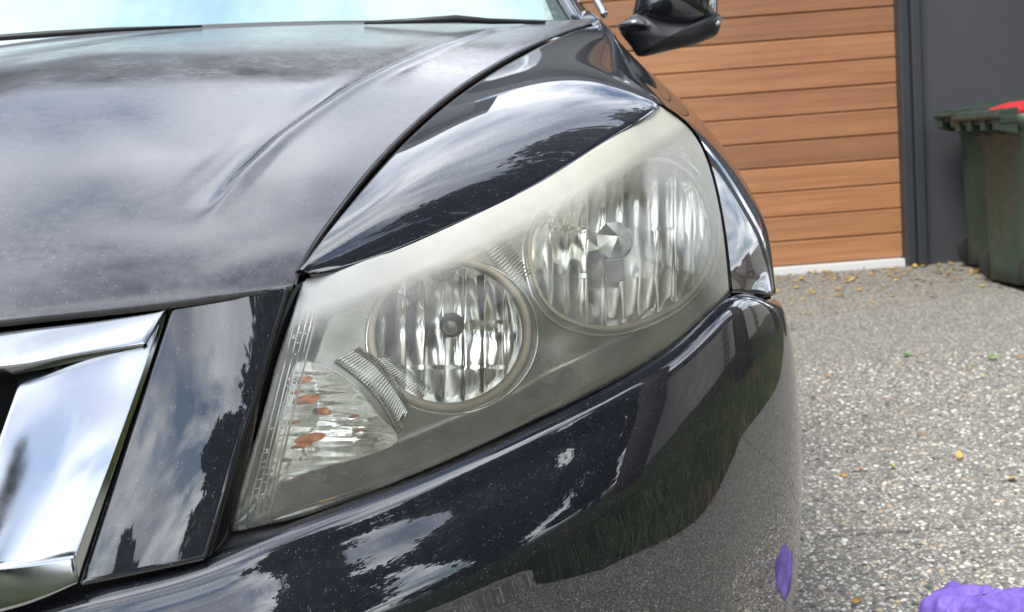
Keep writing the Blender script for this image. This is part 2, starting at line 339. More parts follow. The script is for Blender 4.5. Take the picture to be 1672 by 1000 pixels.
for P in ([(-4.2, -1.2), (-.906, -1.2), (-.906, JY-.006), (-4.2, JY-.006)], [(-4.2, JY+.006), (-.906, JY+.006), (-.906, 6.05), (-4.2, 6.05)],
          [(-.894, -1.2), (.9, -1.2), (1.25, 1.15), (2.2, JY-.006), (-.894, JY-.006)], [(-.894, JY+.006), (2.2, JY+.006), (2.95, 6.05), (-.894, 6.05)]):
    V, F = prism(P); mb = MB(); mb.add(V, F); mb.build('slab', M['aggregate'], drive, bevel=.004)
# grass verge and side lawn
def blades(name, regions, n, h):
    V = []; F = []
    for k in range(n):
        x0, x1, y0, y1 = regions[k % len(regions)]
        x = random.uniform(x0, x1); y = random.uniform(y0, y1); z = gz2(min(y, 6))-.05; a = random.uniform(0, 6.28); hh = h*random.uniform(.5, 1.2)
        if -1.22 < y < 6.1 and x < float(np.interp(y, [-1.2, 1.15, JY, 6.05], [.9, 1.25, 2.2, 2.97])): continue
        dx, dy = math.cos(a)*.012, math.sin(a)*.012; lx, ly = random.uniform(-.04, .04), random.uniform(-.04, .04)
        b = len(V); V += [(x-dx, y-dy, z), (x+dx, y+dy, z), (x+lx, y+ly, z+hh)]; F.append((b, b+1, b+2))
    return link(name, meshd(name, V, F), M['grass'], smooth=False, kind='stuff')
blades('grass', [(-8, 10, -8, -1.5), (2.8, 8.5, -4.2, 6), (1.2, 5, -4, 4), (.9, 4, -2, 2.3), (-3, 5, -4, -1.25)], 110000, .11)
# pebbles standing proud of the near driveway
def pebbles():
    V = []; F = []; T = []
    pal = [(.70, .68, .60), (.62, .58, .50), (.48, .41, .30), (.34, .33, .30), (.16, .16, .155), (.07, .07, .07), (.10, .10, .10), (.50, .38, .25), (.72, .71, .66), (.22, .21, .19)]
    n = 13000
    for k in range(n):
        y = 1.75 + (random.random()**1.5)*2.3; x = random.uniform(.30, 1.9)
        if x > .46*y+.12 or abs(y-JY) < .016: continue
        r = random.choice([.0024, .0031, .0039, .0050, .0062])*random.uniform(.8, 1.2)
        c = random.choice(pal); a0 = random.random()*6.28; e = random.uniform(.6, 1.); sg = 7; z = gz(y)
        b = len(V)
        for (rr, hh) in ((1., -.2), (.93, .30), (.55, .58)):
            for i in range(sg):
                an = a0+i*2*math.pi/sg; j = 1+.16*math.sin(i*2.3+k)
                ca, sa = math.cos(an)*rr*r*j, math.sin(an)*rr*r*e*j
                V.append((x+ca*math.cos(a0)-sa*math.sin(a0), y+ca*math.sin(a0)+sa*math.cos(a0), z+hh*r*.75)); T.append(c)
        V.append((x, y, z+.62*r*.75)); T.append(c); top = len(V)-1
        for lv in range(2):
            for i in range(sg):
                F.append((b+lv*sg+i, b+lv*sg+(i+1) % sg, b+(lv+1)*sg+(i+1) % sg, b+(lv+1)*sg+i))
        for i in range(sg): F.append((b+2*sg+i, b+2*sg+(i+1) % sg, top))
    me = meshd('pebbles', V, F); ca = me.color_attributes.new('tone', 'FLOAT_COLOR', 'POINT')
    ca.data.foreach_set('color', np.c_[np.array(T), np.ones(len(T))].astype('f').ravel())
    return link('pebbles', me, M['pebble'], smooth=True, kind='stuff')
pebbles()

# ---- house with garage door
YD = 6.0; ZD = gz(YD)
XR = float(U(1474, 432, YD)[0]); ZTOP = ZD+2.12
XL = XR-5.0
house = empty('house', (0, YD, ZD), label='charcoal rendered house wall beside the timber garage door', category='house')
mb = MB(); mb.box(XR+.09, XR+1.1, YD-.06, YD+.3, ZD-.3, ZD+2.47); mb.build('wall', M['charcoal'], house)
mb = MB(); mb.box(XL-3, XL-.09, YD-.06, YD+.3, ZD-.3, ZD+2.47); mb.build('wall', M['charcoal'], house)
mb = MB(); mb.box(XL-.09, XR+.09, YD-.06, YD+.3, ZTOP+.05, ZD+2.47); mb.build('lintel', M['pale'], house)
mb = MB(); mb.box(XR+.002, XR+.045, YD-.075, YD+.1, ZD-.02, ZTOP+.05); mb.box(XR+.048, XR+.089, YD-.105, YD+.1, ZD-.02, ZTOP+.05); mb.build('door_post', M['frame'], house, bevel=.004)
mb = MB(); mb.box(XL-.09, XL-.002, YD-.09, YD+.1, ZD-.02, ZTOP+.05); mb.build('door_post', M['frame'], house, bevel=.004)
mb = MB(); mb.box(XL+.01, XR-.002, YD-.05, YD+.12, ZD-.02, ZD+.034); mb.build('threshold_strip', M['white'], house, bevel=.003)
WE = XR+1.1
mb = MB(); mb.box(XL-3.3, WE+.3, YD-.45, YD+.6, ZD+2.48, ZD+2.64); mb.build('eave', M['frame'], house, bevel=.01)
mb = MB(); mb.hexa([(XL-3.3, YD-.40, ZD+2.65), (WE+.3, YD-.40, ZD+2.65), (WE+.3, YD+8, ZD+2.65), (XL-3.3, YD+8, ZD+2.65)], [(XL-1, YD+3.6, ZD+2.95), (WE-2, YD+3.6, ZD+2.95), (WE-2, YD+4.4, ZD+2.95), (XL-1, YD+4.4, ZD+2.95)]); mb.build('roof', M['roof'], house)
mb = MB(); mb.box(XL-3, -.25, YD+.0, YD+.3, ZD+2.66, ZD+3.14); mb.build('added_upper_wall', M['pale'], house)  # unseen upper storey, added to darken what the bonnet reflects
mb = MB(); mb.box(XL-3.2, -.05, YD-.25, YD+.55, ZD+3.15, ZD+3.28); mb.build('added_upper_eave', M['frame'], house, bevel=.01)  # eave of the added storey, also there for the bonnet's reflection
# garage door: one object for each plank
gd = empty('garage_door', ((XL+XR)/2, YD, ZD), label='closed garage door of horizontal honey brown timber planks', category='garage door')
mb = MB(); mb.box(XL, XR, YD+.022, YD+.05, ZD+.03, ZTOP); mb.build('door_backing', mat('door_backing', (.10, .045, .022), .6), gd)
PH = 0.1215
def plank_mesh(i):
    V = []; g = .0022; t = .020; b = .0045; wd = (XR-XL)/2
    prof = [(0, g), (-t+b, g), (-t, g+b), (-t, PH-g-b), (-t+b, PH-g), (0, PH-g)]
    n = 2
    for x in (-wd, wd):
        for (y, z) in prof: V.append((x, y, z))
    F = [(k, k+1, k+7, k+6) for k in range(5)]+[(5, 0, 6, 11), (0, 5, 4, 3, 2, 1), (6, 7, 8, 9, 10, 11)]
    return meshd('plank', V, F)
pm = plank_mesh(0)
for k in range(17):
    o = link('plank', pm, M['cedar'], gd, smooth=False)
    o.matrix_world = Matrix.Translation(((XL+XR)/2, YD+.02+random.uniform(-.0015, .0015), ZD+.036+k*PH))
# ---- trees, street, neighbours (seen in the paint and the chrome)
def tree(x, y, h, cw, seed, label, n=9000, base=.25, mt='leaf', leaf=.13):
    rnd = random.Random(seed); zg = gz2(min(y, 6))-.15
    r = empty('tree', (x, y, zg), label=label, category='tree', group='trees around the driveway')
    V, F = tube([(x, y, zg-.1), (x+.1, y, zg+h*.2), (x-.05, y+.1, zg+h*.45), (x+.1, y, zg+h*.8)], [.035*h, .028*h, .02*h, .006*h], 9)
    mb = MB(); mb.add(V, F)
    blobs = []
    for k in range(20):
        a = rnd.uniform(0, 6.28); t_ = rnd.random(); hh = zg+h*(base+.06+(.86-base)*t_)
        rad = cw*(.55+.45*math.sin(math.pi*min(1, t_+.25)))*rnd.uniform(.3, 1.0)*.8
        c = (x+math.cos(a)*rad, y+math.sin(a)*rad*.7, hh); s_ = cw*rnd.uniform(.18, .40)
        blobs.append((c, s_)); V2, F2 = tube([(x, y, zg+h*(base*.6+.4*t_*.6)), ((x+c[0])/2, (y+c[1])/2, (zg+h*.4+c[2])/2+.1), c], [.010*h, .006*h, .002*h], 5); mb.add(V2, F2)
    mb.build('trunk', M['bark'], r, smooth=True)
    LV = []; LF = []
    for k in range(n):
        (c, s_) = blobs[rnd.randrange(len(blobs))]
        d = Vector((rnd.gauss(0, 1), rnd.gauss(0, 1), rnd.gauss(0, 1))); d.normalize(); rr = s_*(rnd.random()**.45)*rnd.uniform(.8, 1.12)
        p = Vector(c)+Vector((d.x*rr*1.25, d.y*rr*1.1, d.z*rr*.62))
        a = Vector((rnd.gauss(0, 1), rnd.gauss(0, 1), rnd.gauss(0, .6))).normalized()*leaf*rnd.uniform(.5, 1.2)
        b2 = a.cross(Vector((rnd.gauss(0, 1), rnd.gauss(0, 1), rnd.gauss(0, 1))).normalized())*.55
        b = len(LV); LV += [p-a, p+b2, p+a, p-b2]; LF.append((b, b+1, b+2, b+3))
    link('crown', meshd('crown', LV, LF), M[mt], r, smooth=False)
tree(.45, -10, 3.4, 1.0, 1, 'small slim tree mirrored in the lower left of the black strip', 9000)
tree(1.6, -10.5, 2.6, 1.1, 2, 'low round shrubby tree mirrored at the foot of the black strip', 6000)
tree(-3.9, -9.1, 7.0, 1.5, 9, 'slim upright tree mirrored at the left edge of the chrome grille plate', 12000)
tree(4.3, -8.7, 4.0, 1.7, 10, 'full round tree mirrored in the lower right of the black strip', 15000)
tree(6.0, -5.6, 6.8, 2.6, 3, 'spreading tree mirrored in the middle of the bumper below the round lamp', 20000)
tree(8.2, -2.4, 6.4, 2.6, 4, 'dense tree mirrored in the bumper below the outer lamp', 19000)
tree(8.6, .2, 5.0, 2.0, 7, 'loose tree with sky gaps mirrored towards the right end of the bumper', 7000)
tree(8.5, -9.5, 7.6, 3.6, 11, 'wide dark tree behind the others, mirrored in the left of the bumper', 16000, base=.08, leaf=.2)
tree(12.0, -5.0, 7.6, 3.6, 12, 'wide dark tree behind the others, mirrored in the middle of the bumper', 16000, base=.08, leaf=.2)
tree(12.5, -.8, 5.2, 2.6, 13, 'low dark tree beside the brick house, mirrored in the bumper', 12000, base=.08, leaf=.2)
tree(3.9, 3.5, 8.4, 2.3, 5, 'tall broad tree mirrored in the front fender left of centre', 24000, base=.42)
tree(4.7, 1.2, 8.2, 2.2, 8, 'tall tree mirrored in the narrow front end of the fender', 20000, base=.42)
tree(3.8, 6.1, 8.4, 2.4, 6, 'tall tree mirrored in the fender just above the outer lamp', 22000, base=.45)
# neighbour's wall and house on the right
fence = empty('garden_wall', (8.6, -1, gz(-1)), label='cream garden wall mirrored in the right end of the bumper', category='wall')
mb = MB(); mb.box(8.6, 8.8, 1.4, 12, -.4, 1.45); mb.build('wall_panel', M['cream'], fence)
for k in range(4):
    mb = MB(); yy = 1.4+k*3.4; mb.box(8.5, 8.9, yy-.2, yy+.2, -.4, 1.62); mb.build('pier', M['brick'], fence)
nh = empty('brick_house', (13, 2, 0), label='red brick house with a dark roof mirrored in the bumper corner', category='house')
mb = MB(); mb.box(11.5, 18, 1, 8, -.3, 2.5); mb.build('wall', M['brick'], nh)
mb = MB(); mb.hexa([(11, .5, 2.51), (18.5, .5, 2.51), (18.5, 8.5, 2.51), (11, 8.5, 2.51)], [(13.8, 3.5, 3.6), (15.8, 3.5, 3.6), (15.8, 5.5, 3.6), (13.8, 5.5, 3.6)]); mb.build('roof', M['roof'], nh)
for yy in (1.9, 4.1, 6.1):
    f = MB(); f.box(11.42, 11.48, yy, yy+1.5, .9, 2.2); fo = f.build('window', M['white'], nh)
    g = MB(); g.box(11.39, 11.415, yy+.07, yy+1.43, .97, 2.13); g.build('pane', M['tint'], fo)

# ================================================================== CAR
car = empty('car', (-.544, 2.4, gz(2.4)), label='glossy black car with a dusty bonnet and cloudy yellowed headlight', category='car')
XC = -.56   # centre plane
# --- curves
gap_px = [(484, 447, 1.040), (508, 408, 1.075), (545, 358, 1.13), (600, 290, 1.225), (650, 235, 1.32), (700, 188, 1.425), (760, 141, 1.56), (820, 103, 1.71), (880, 71, 1.88), (930, 50, 2.04), (975, 32, 2.20)]
def shift(l, dx, dy): return [(a+dx, b+dy, c) for a, b, c in l]
# --- hood
NS, NT = 110, 150
gapH = spline([U(*p) for p in shift(gap_px, -6, -2)], NS)
s = np.linspace(0, 1, NS)
frontc = spline([W(XC, .918, .868), U(-200, 512, .934), U(0, 495, .953), U(200, 475, .978), U(360, 457, 1.005), U(*[478, 442, 1.038])], NT)
CC = U(836-2000*.56/2.05/1.0, 48, 2.05); CC[0] = XC
cowlc = spline([CC, U(400, 44.5, 2.055), U(600, 40, 2.09), U(850, 38, 2.15), gapH[-1]], NT)
chord = frontc[-1]+(cowlc[-1]-frontc[-1])*s[:, None]
# reparametrise gap so depth grows like the chord
sd_ = (gapH[:, 1]-gapH[0, 1])/(gapH[-1, 1]-gapH[0, 1])
gapR = np.stack([np.interp(s, sd_, gapH[:, k]) for k in range(3)], 1)
dev = gapR-chord
t = np.linspace(0, 1, NT)
Hd = frontc[None]*(1-s[:, None, None]) + cowlc[None]*s[:, None, None]
Hd[:, :, 0] += dev[:, 0][:, None]*(t**1.3)[None]
Hd[:, :, 2] += dev[:, 2][:, None]
crown = .014*np.sin(math.pi*np.clip(s, 0, 1))[:, None]*(1-t**2.2)[None]
Hd[:, :, 2] += crown
# nose roll at the very front, gentle roll-off toward the gap
Hd[:, :, 2] -= (.010*np.exp(-s/.03))[:, None]
# crease
px, py = proj(Hd.reshape(-1, 3)); px = px.reshape(NS, NT); py = py.reshape(NS, NT)
cre = np.array([(300, 420), (335, 365), (400, 290), (460, 232), (520, 188), (580, 148), (640, 115), (720, 80), (800, 55), (860, 44)], float)[::-1]
for i in range(NS):
    cx_ = np.interp(py[i], cre[:, 1], cre[:, 0]); dpx = px[i]-cx_
    wmm = dpx/FPX*Hd[i, :, 1]        # lateral metres from the crease
    fade = np.clip((370-np.interp(0, dpx, py[i]))/90., 0, 1); fade = fade*fade*(3-2*fade)
    ridge = .0055*np.exp(-(wmm/.0095)**2) - .0018*np.exp(-((wmm+.030)/.020)**2) + .004/(1+np.exp(-wmm/.006))*np.exp(-np.clip(wmm, 0, 1)/.09)
    Hd[i, :, 2] += fade*ridge*min(1, (1-s[i])/.12)
hoodm = Hd.copy(); hoodm[:, :, 0] = 2*XC-hoodm[:, :, 0]
Hfull = np.concatenate([hoodm[:, ::-1][:, :-1], Hd], 1)
Hfull[:, NT-25:NT+24] = sgrid(Hfull[:, NT-25:NT+24], 0, 400)
Hfull = sgrid(Hfull, .8, .4); Hd = Hfull[:, NT-1:]
panel('hood', Hfull, M['paint_hood'], car, r=.003, depth=.004, flip=True)
# --- fender
gapF = [U(*p) for p in shift(gap_px, 7, 3)]
gapF_c = spline(gapF, 200); gd_ = gapF_c[:, 1]
def GF(D): return np.array([np.interp(D, gd_, gapF_c[:, k]) for k in range(3)])
hl_top = [(505, 452, 1.050), (568, 438, 1.075), (640, 410, 1.11), (740, 368, 1.165), (880, 297, 1.262), (1000, 223, 1.38), (1050, 187, 1.46), (1077, 171, 1.515)]
hlt = spline([U(p[0]-1, p[1]-3, p[2]) for p in hl_top], 300)
def HT(px_):
    a, b = proj(hlt); return np.array([np.interp(px_, a, hlt[:, k]) for k in range(3)])
rowsA = []
VB = np.array([0, .35, .62, .82, 1.]); SB = 4*VB**1.12*(1-VB**1.12)
def brow(a, b, bz): return [a*(1-v_)+b*v_+W(.15*bz*s_, -.1*bz*s_, bz*s_) for v_, s_ in zip(VB, SB)]
for (Dg, hx, bz) in ((1.047, 506, .000), (1.10, 600, .0055), (1.17, 700, .0115), (1.27, 810, .0155), (1.39, 910, .0165), (1.54, 1005, .0145)):
    rowsA.append(brow(GF(Dg), HT(hx), bz))
Tt = HT(1077)
full = [
 [*brow(GF(1.72), Tt, .0115), U(1136, 216, 1.535), U(1168, 292, 1.505), U(1187, 390, 1.462), U(1196, 474, 1.425)],
 [*brow(GF(1.92), W(.212, 1.74, 1.033), .008), W(.283, 1.68, .957), W(.328, 1.64, .87), W(.331, 1.575, .81), U(1236, 477, 1.49)],
 [*brow(GF(2.09), W(.217, 2.07, 1.103), .004), W(.308, 2.0, 1.00), W(.352, 1.88, .90), W(.363, 1.74, .825), U(1268, 481, 1.575)],
 [*brow(GF(2.20), W(.227, 2.25, 1.136), .003), W(.318, 2.22, 1.00), W(.357, 2.12, .90), W(.366, 1.95, .83), W(.352, 1.74, .735)],
 [*brow(W(.175, 2.42, 1.215), W(.265, 2.44, 1.10), .006), W(.325, 2.42, 1.00), W(.365, 2.38, .90), W(.374, 2.2, .83), W(.365, 1.98, .78)],
 [*brow(W(.18, 2.7, 1.23), W(.27, 2.7, 1.10), .004), W(.33, 2.7, 1.0), W(.37, 2.68, .90), W(.382, 2.5, .80), W(.372, 2.24, .70)],
 [*brow(W(.18, 3.1, 1.24), W(.27, 3.1, 1.10), .004), W(.33, 3.1, 1.0), W(.37, 3.0, .88), W(.382, 2.8, .65), W(.372, 2.34, .45)]]
NV1, NV2 = 50, 80; kf = len(rowsA)
va = np.linspace(0, 1, NV1); vb = np.linspace(1, 2, NV2)
rowA_s = [spline(r, va, list(VB)) for r in rowsA]; rowF1 = []; rowF2 = []
for r in full:
    tt = list(VB)+[1.27, 1.52, 1.77, 2.0]
    rowF1.append(spline(r, va, tt)); rowF2.append(spline(r, vb, tt))
A = np.array(rowA_s+rowF1); ta = np.array([0, .10, .20, .32, .44, .54, .62, .70, .77, .83, .90, .95, 1.0])
GA = np.stack([spline(A[:, j], 190, ta) for j in range(NV1)], 1)
iu = ta[kf]; nB = int(190*(1-iu))+30
B = np.array(rowF2)
# include front-of-row phantom so the two patches share their slope
GB = np.stack([spline(B[:, j], nB, ta[kf:]) for j in range(NV2)], 1)
# join: rows of GA from iu on resampled at same params as GB
GA1 = np.stack([spline(A[:, j], np.linspace(0, iu, 120), ta) for j in range(NV1)], 1)
GA2 = np.stack([spline(A[:, j], np.linspace(iu, 1, nB), ta) for j in range(NV1)], 1)
GA12 = np.concatenate([GA1[:-1], GA2], 0); GA12 = sgrid(GA12, 40, 20)
GAB = np.concatenate([GA12[119:], GB[:, 1:]], 1); GAB = sgrid(GAB, 20, 20)
GA12[119:] = GAB[:, :NV1]
k0 = 119
for kk in range(8):   # blend the crest column into the front patch
    pass
panel('fender', GA12[:k0+1], M['paint'], car, lip=(0, 0, 1, 1), r=.0035, depth=.014, flip=False)
panel('fender', GAB, M['paint'], car, lip=(1, 0, 1, 1), r=.0025, depth=.014, flip=False) if False else None
def rawgrid(G, off=0, flip=False):
    nu, nv = G.shape[:2]; F = []
    for i in range(nu-1):
        for j in range(nv-1):
            a = i*nv+j; qd = (a, a+nv, a+nv+1, a+1); F.append(qd if not flip else qd[::-1])
    return list(G.reshape(-1, 3)), F
FEND = (GA12, GAB)
def fender_shell():
    o = panel('fender_rear', GAB, M['paint'], car, lip=(0, 0, 1, 1), r=.0025, depth=.014)
    o.name = 'fender'
    return o
fender_shell()
# edge lip along the headlight's outer end
# --- bumper
btop = [W(XC, .865, .60), U(-300, 1052, .895), U(0, 1004, .923), U(130, 965, .937), U(335, 921, .962), U(400, 884, .978), U(600, 810, 1.036), U(850, 702, 1.132), U(1050, 600, 1.245), U(1140, 535, 1.322), U(1193, 483, 1.40), U(1240, 487, 1.478), U(1270, 494, 1.56), W(.352, 1.66, .725)]
NBU, NBV = 220, 120
bt = spline(btop, NBU)
Sm = smooth_mat(NBU, 60); bt = Sm@bt
dxy = np.diff(bt[:, :2], axis=0); stp = np.hypot(dxy[:, 0], dxy[:, 1]); hd_ = np.arctan2(dxy[:, 1], dxy[:, 0])
hd_ = .5*(np.maximum.accumulate(hd_)+np.minimum.accumulate(hd_[::-1])[::-1]); hd_ = smooth_mat(len(hd_), 3000, 50)@hd_
nxy = np.vstack([bt[0, :2], bt[0, :2]+np.cumsum(np.stack([np.cos(hd_)*stp, np.sin(hd_)*stp], 1), 0)])
ff = np.r_[0, np.cumsum(stp)]/stp.sum(); nxy += ff[:, None]*(bt[-1, :2]-nxy[-1])[None]
nxy = nxy + smooth_mat(NBU, 6e4, 10)@(bt[:, :2]-nxy)
print('outline shift', np.abs(nxy-bt[:, :2]).max(0), np.degrees(np.unwrap(np.arctan2(*np.diff(nxy, axis=0).T[::-1])))[::12].round(0))
bt[:, :2] = nxy; bt[:, 2] = smooth_mat(NBU, 400, 50)@bt[:, 2]
tg = np.gradient(bt, axis=0); outd = np.stack([tg[:, 1], -tg[:, 0], 0*tg[:, 0]], 1)
outd = smooth_mat(NBU, 900, 1)@outd; outd /= np.linalg.norm(outd, axis=1, keepdims=True)
uu = np.linspace(0, 1, NBU)
PZ = np.array([0, -.0008, -.0045, -.017, -.038, -.066, -.088, -.097, -.107, -.14, -.20, -.30, -.40, -.46])
PX1 = np.array([0, .006, .0105, .0145, .0225, .0325, .0385, .0400, .0398, .0385, .0345, .0245, .008, -.005])
PX2 = np.array([0, .005, .0085, .0125, .0165, .0203, .0222, .0228, .0234, .0246, .0250, .0200, .0070, -.004])
PT = np.r_[0, np.cumsum(np.hypot(np.diff(PZ), np.diff(PX1)))]; PT /= PT[-1]
pv1 = spline(np.c_[PX1, PZ], NBV, PT); pv2 = spline(np.c_[PX2, PZ], NBV, PT)
bxpx, bypx = proj(bt)
Bp = np.zeros((NBU, NBV, 3))
for i in range(NBU):
    k = np.interp(bxpx[i], [820, 930, 1080, 1180], [0, .2, .85, 1]) if bt[i, 1] < 1.58 else 1.
    sh = pv1*(1-k)+pv2*k
    Bp[i] = bt[i]+outd[i]*sh[:, :1]+np.array([0, 0, 1])*sh[:, 1:]
Bp = sgrid(Bp, 500, 5)
NPW = (Bp, GA12, GAB)
panel('bumper', Bp, M['paint_side'], car, lip=(0, 0, 1, 0), r=.003, depth=.014, flip=True)
Bm = Bp.copy(); Bm[:, :, 0] = 2*XC-Bm[:, :, 0]
panel('bumper', Bm, M['paint_side'], car, lip=(0, 0, 1, 0), r=.003, depth=.014)

# --- headlight
lens_cols = [
 (U(380, 866, .997), [], U(499, 459, 1.055), .016),
 (U(560, 816, 1.027), [], U(600, 428, 1.095), .026),
 (U(760, 736, 1.087), [], U(742, 369, 1.167), .032),
 (U(930, 656, 1.168), [], U(882, 298, 1.265), .034),
 (U(1080, 572, 1.275), [], U(1002, 225, 1.383), .032),
 (U(1150, 517, 1.355), [], U(1050, 190, 1.465), .024),
 (U(1190, 474, 1.42), [U(1182, 390, 1.455), U(1163, 292, 1.495), U(1130, 217, 1.525)], U(1078, 174, 1.515), 0)]
nvL = 60; Lc = []
for (b, mids, tp, bl) in lens_cols:
    if mids: Lc.append(spline([b]+mids+[tp], nvL))
    else:
        v = np.linspace(0, 1, nvL)[:, None]; o_ = W(.22, -1, .35); o_ /= np.linalg.norm(o_)
        Lc.append(b*(1-v)+tp*v+o_*bl*4*v*(1-v))
Lc = np.array(Lc)
tl = np.array([0, .22, .43, .62, .80, .91, 1.])
LG = np.stack([spline(Lc[:, j], 110, tl) for j in range(nvL)], 1)
# true lower and upper edges follow the traced curves
lb = spline([U(380, 866, .997), U(470, 845, 1.01), U(600, 802, 1.037), U(730, 750, 1.077), U(850, 694, 1.127), U(960, 640, 1.185), U(1060, 585, 1.255), U(1140, 525, 1.34), U(1190, 474, 1.42)], 400)
def reparam(curve, ref):
    a, _ = proj(curve); b, _ = proj(ref); return np.stack([np.interp(b, a, curve[:, k]) for k in range(3)], 1)
lt = spline([U(499, 459, 1.055)]+[U(p[0], p[1]+0, p[2]) for p in hl_top[1:-1]]+[U(1078, 174, 1.515)], 400)
db = reparam(lb, LG[:, 0])-LG[:, 0]; dt = reparam(lt, LG[:, -1])-LG[:, -1]
v = np.linspace(0, 1, nvL)[None, :, None]
LG = LG+db[:, None]*(1-v)**2+dt[:, None]*v**2
LG = sgrid(LG, 6, 6)
headlight = None
# housing bowl behind everything
lpx, lpy = proj(LG.reshape(-1, 3)); lD = LG.reshape(-1, 3)[:, 1]
def feats(x, y):
    x = (np.asarray(x, float)-800)/400; y = (np.asarray(y, float)-520)/300
    return np.stack([x**i*y**j for i in range(5) for j in range(5-i)], -1)
coef, *_ = np.linalg.lstsq(feats(lpx, lpy), lD, rcond=None)
def DL(x, y): return feats(x, y)@coef
# outline of the lens in picture coordinates, slightly inset, lifted to the lens depth plus an offset
edge = np.concatenate([LG[:, 0], LG[-1, 1:], LG[::-1, -1][1:], LG[0, ::-1][1:-1]])
ex, ey = proj(edge); cxm, cym = 790, 545
def inset(k): 
    c = np.stack([ex, ey], 1); P = []
    n = len(c)
    for i in range(0, n, 3):
        tn = c[(i+3) % n]-c[i-3]; nn_ = np.array([tn[1], -tn[0]]); nn_ /= np.linalg.norm(nn_)+1e-9; P.append(c[i]-nn_*k)
    return P
def area(P): P = np.array(P); return .5*np.sum(P[:, 0]*np.roll(P[:, 1], -1)-P[:, 1]*np.roll(P[:, 0], -1))
def lift(poly, holes, dfun, step=9, extra=None):
    """triangulate an outline with holes and give every point its own depth"""
    pts = [Vector(p) for p in poly]; edges = [(i, (i+1) % len(poly)) for i in range(len(poly))]
    for h in holes:
        b = len(pts); pts += [Vector(p) for p in h]; edges += [(b+i, b+(i+1) % len(h)) for i in range(len(h))]
    P = np.array(poly)
    def inside(x, y, Q):
        c = False; n = len(Q); j = n-1
        for i in range(n):
            if (Q[i][1] > y) != (Q[j][1] > y) and x < (Q[j][0]-Q[i][0])*(y-Q[i][1])/(Q[j][1]-Q[i][1])+Q[i][0]: c = not c
            j = i
        return c
    for x in np.arange(P[:, 0].min(), P[:, 0].max(), step):
        for y in np.arange(P[:, 1].min(), P[:, 1].max(), step):
            if inside(x, y, poly) and not any(inside(x, y, h) for h in holes): pts.append(Vector((x+.01, y+.013)))
    V2, E2, F2, *_ = delaunay_2d_cdt(pts, edges, [], 0, 1e-4)
    F = []
    for f in F2:
        c = sum((V2[k] for k in f), Vector((0, 0)))/len(f)
        if inside(c.x, c.y, poly) and not any(inside(c.x, c.y, h) for h in holes): F.append(tuple(f))
    V = [U(p.x, p.y, float(dfun(p.x, p.y))) for p in V2]
    return V, F
def ellipse(cx_, cy_, a, b, rot=0, n=64, sup=2.0):
    R = []
    for k in range(n):
        an = 2*math.pi*k/n; c_, s_ = math.cos(an), math.sin(an)
        x = a*math.copysign(abs(c_)**(2/sup), c_); y = b*math.copysign(abs(s_)**(2/sup), s_)
        R.append((cx_+x*math.cos(rot)-y*math.sin(rot), cy_+x*math.sin(rot)+y*math.cos(rot)))
    return R
innerR = ellipse(732, 546, 126, 117, -.15)
inner_cut = innerR
outer_pts = [(866, 420), (872, 375), (905, 330), (950, 300), (1000, 278), (1050, 265), (1095, 268), (1130, 295), (1152, 335), (1162, 385), (1155, 430), (1132, 470), (1095, 502), (1045, 525), (1000, 535), (950, 530), (905, 508), (878, 470)]
def closed(pts, n):
    P = np.array([pts[-3], pts[-2], pts[-1]]+list(pts)+[pts[0], pts[1], pts[2]], float); tt = np.arange(len(P))-3
    return [tuple(p) for p in spline(P, np.linspace(0, len(pts), n+1)[:-1], tt)]
outerR = closed(outer_pts, 72)
turn_pts = [(488, 592), (530, 600), (568, 622), (600, 655), (625, 688), (648, 718), (600, 742), (545, 757), (480, 768), (440, 775), (447, 730), (458, 680), (472, 630)]
turnR = closed(turn_pts, 60)
bz = inset(5)
if area(bz) > area(inset(-5)): bz = inset(-5)
headlight = empty('headlight', tuple(U(760, 560, 1.15)))
headlight.parent = car; headlight.matrix_parent_inverse = car.matrix_world.inverted()
def boff(x, y):
    """depth of the bezel behind the lens"""
    d = .030
    lo = np.interp(x, [380, 600, 850, 1050, 1190], [866, 802, 694, 590, 474]); hi = np.interp(x, [499, 600, 740, 880, 1000, 1078], [459, 426, 368, 297, 223, 174])
    e = min(max(lo-y, 0), max(y-hi, 0), max(x-(380+(866-y)*.29), 0)*1.2, 60)/60
    d = .010+.032*e
    # sculpted dishes between the lamps
    d += .014*math.exp(-((x-560)**2/9000+(y-530)**2/7000)) + .012*math.exp(-((x-880)**2/2500+(y-560)**2/3000))
    return d
V, F = lift(bz, [innerR, outerR, turnR], lambda x, y: DL(x, y)+boff(x, y), 9)
link('bezel', meshd('bezel', V, F), M['bezel'], headlight)
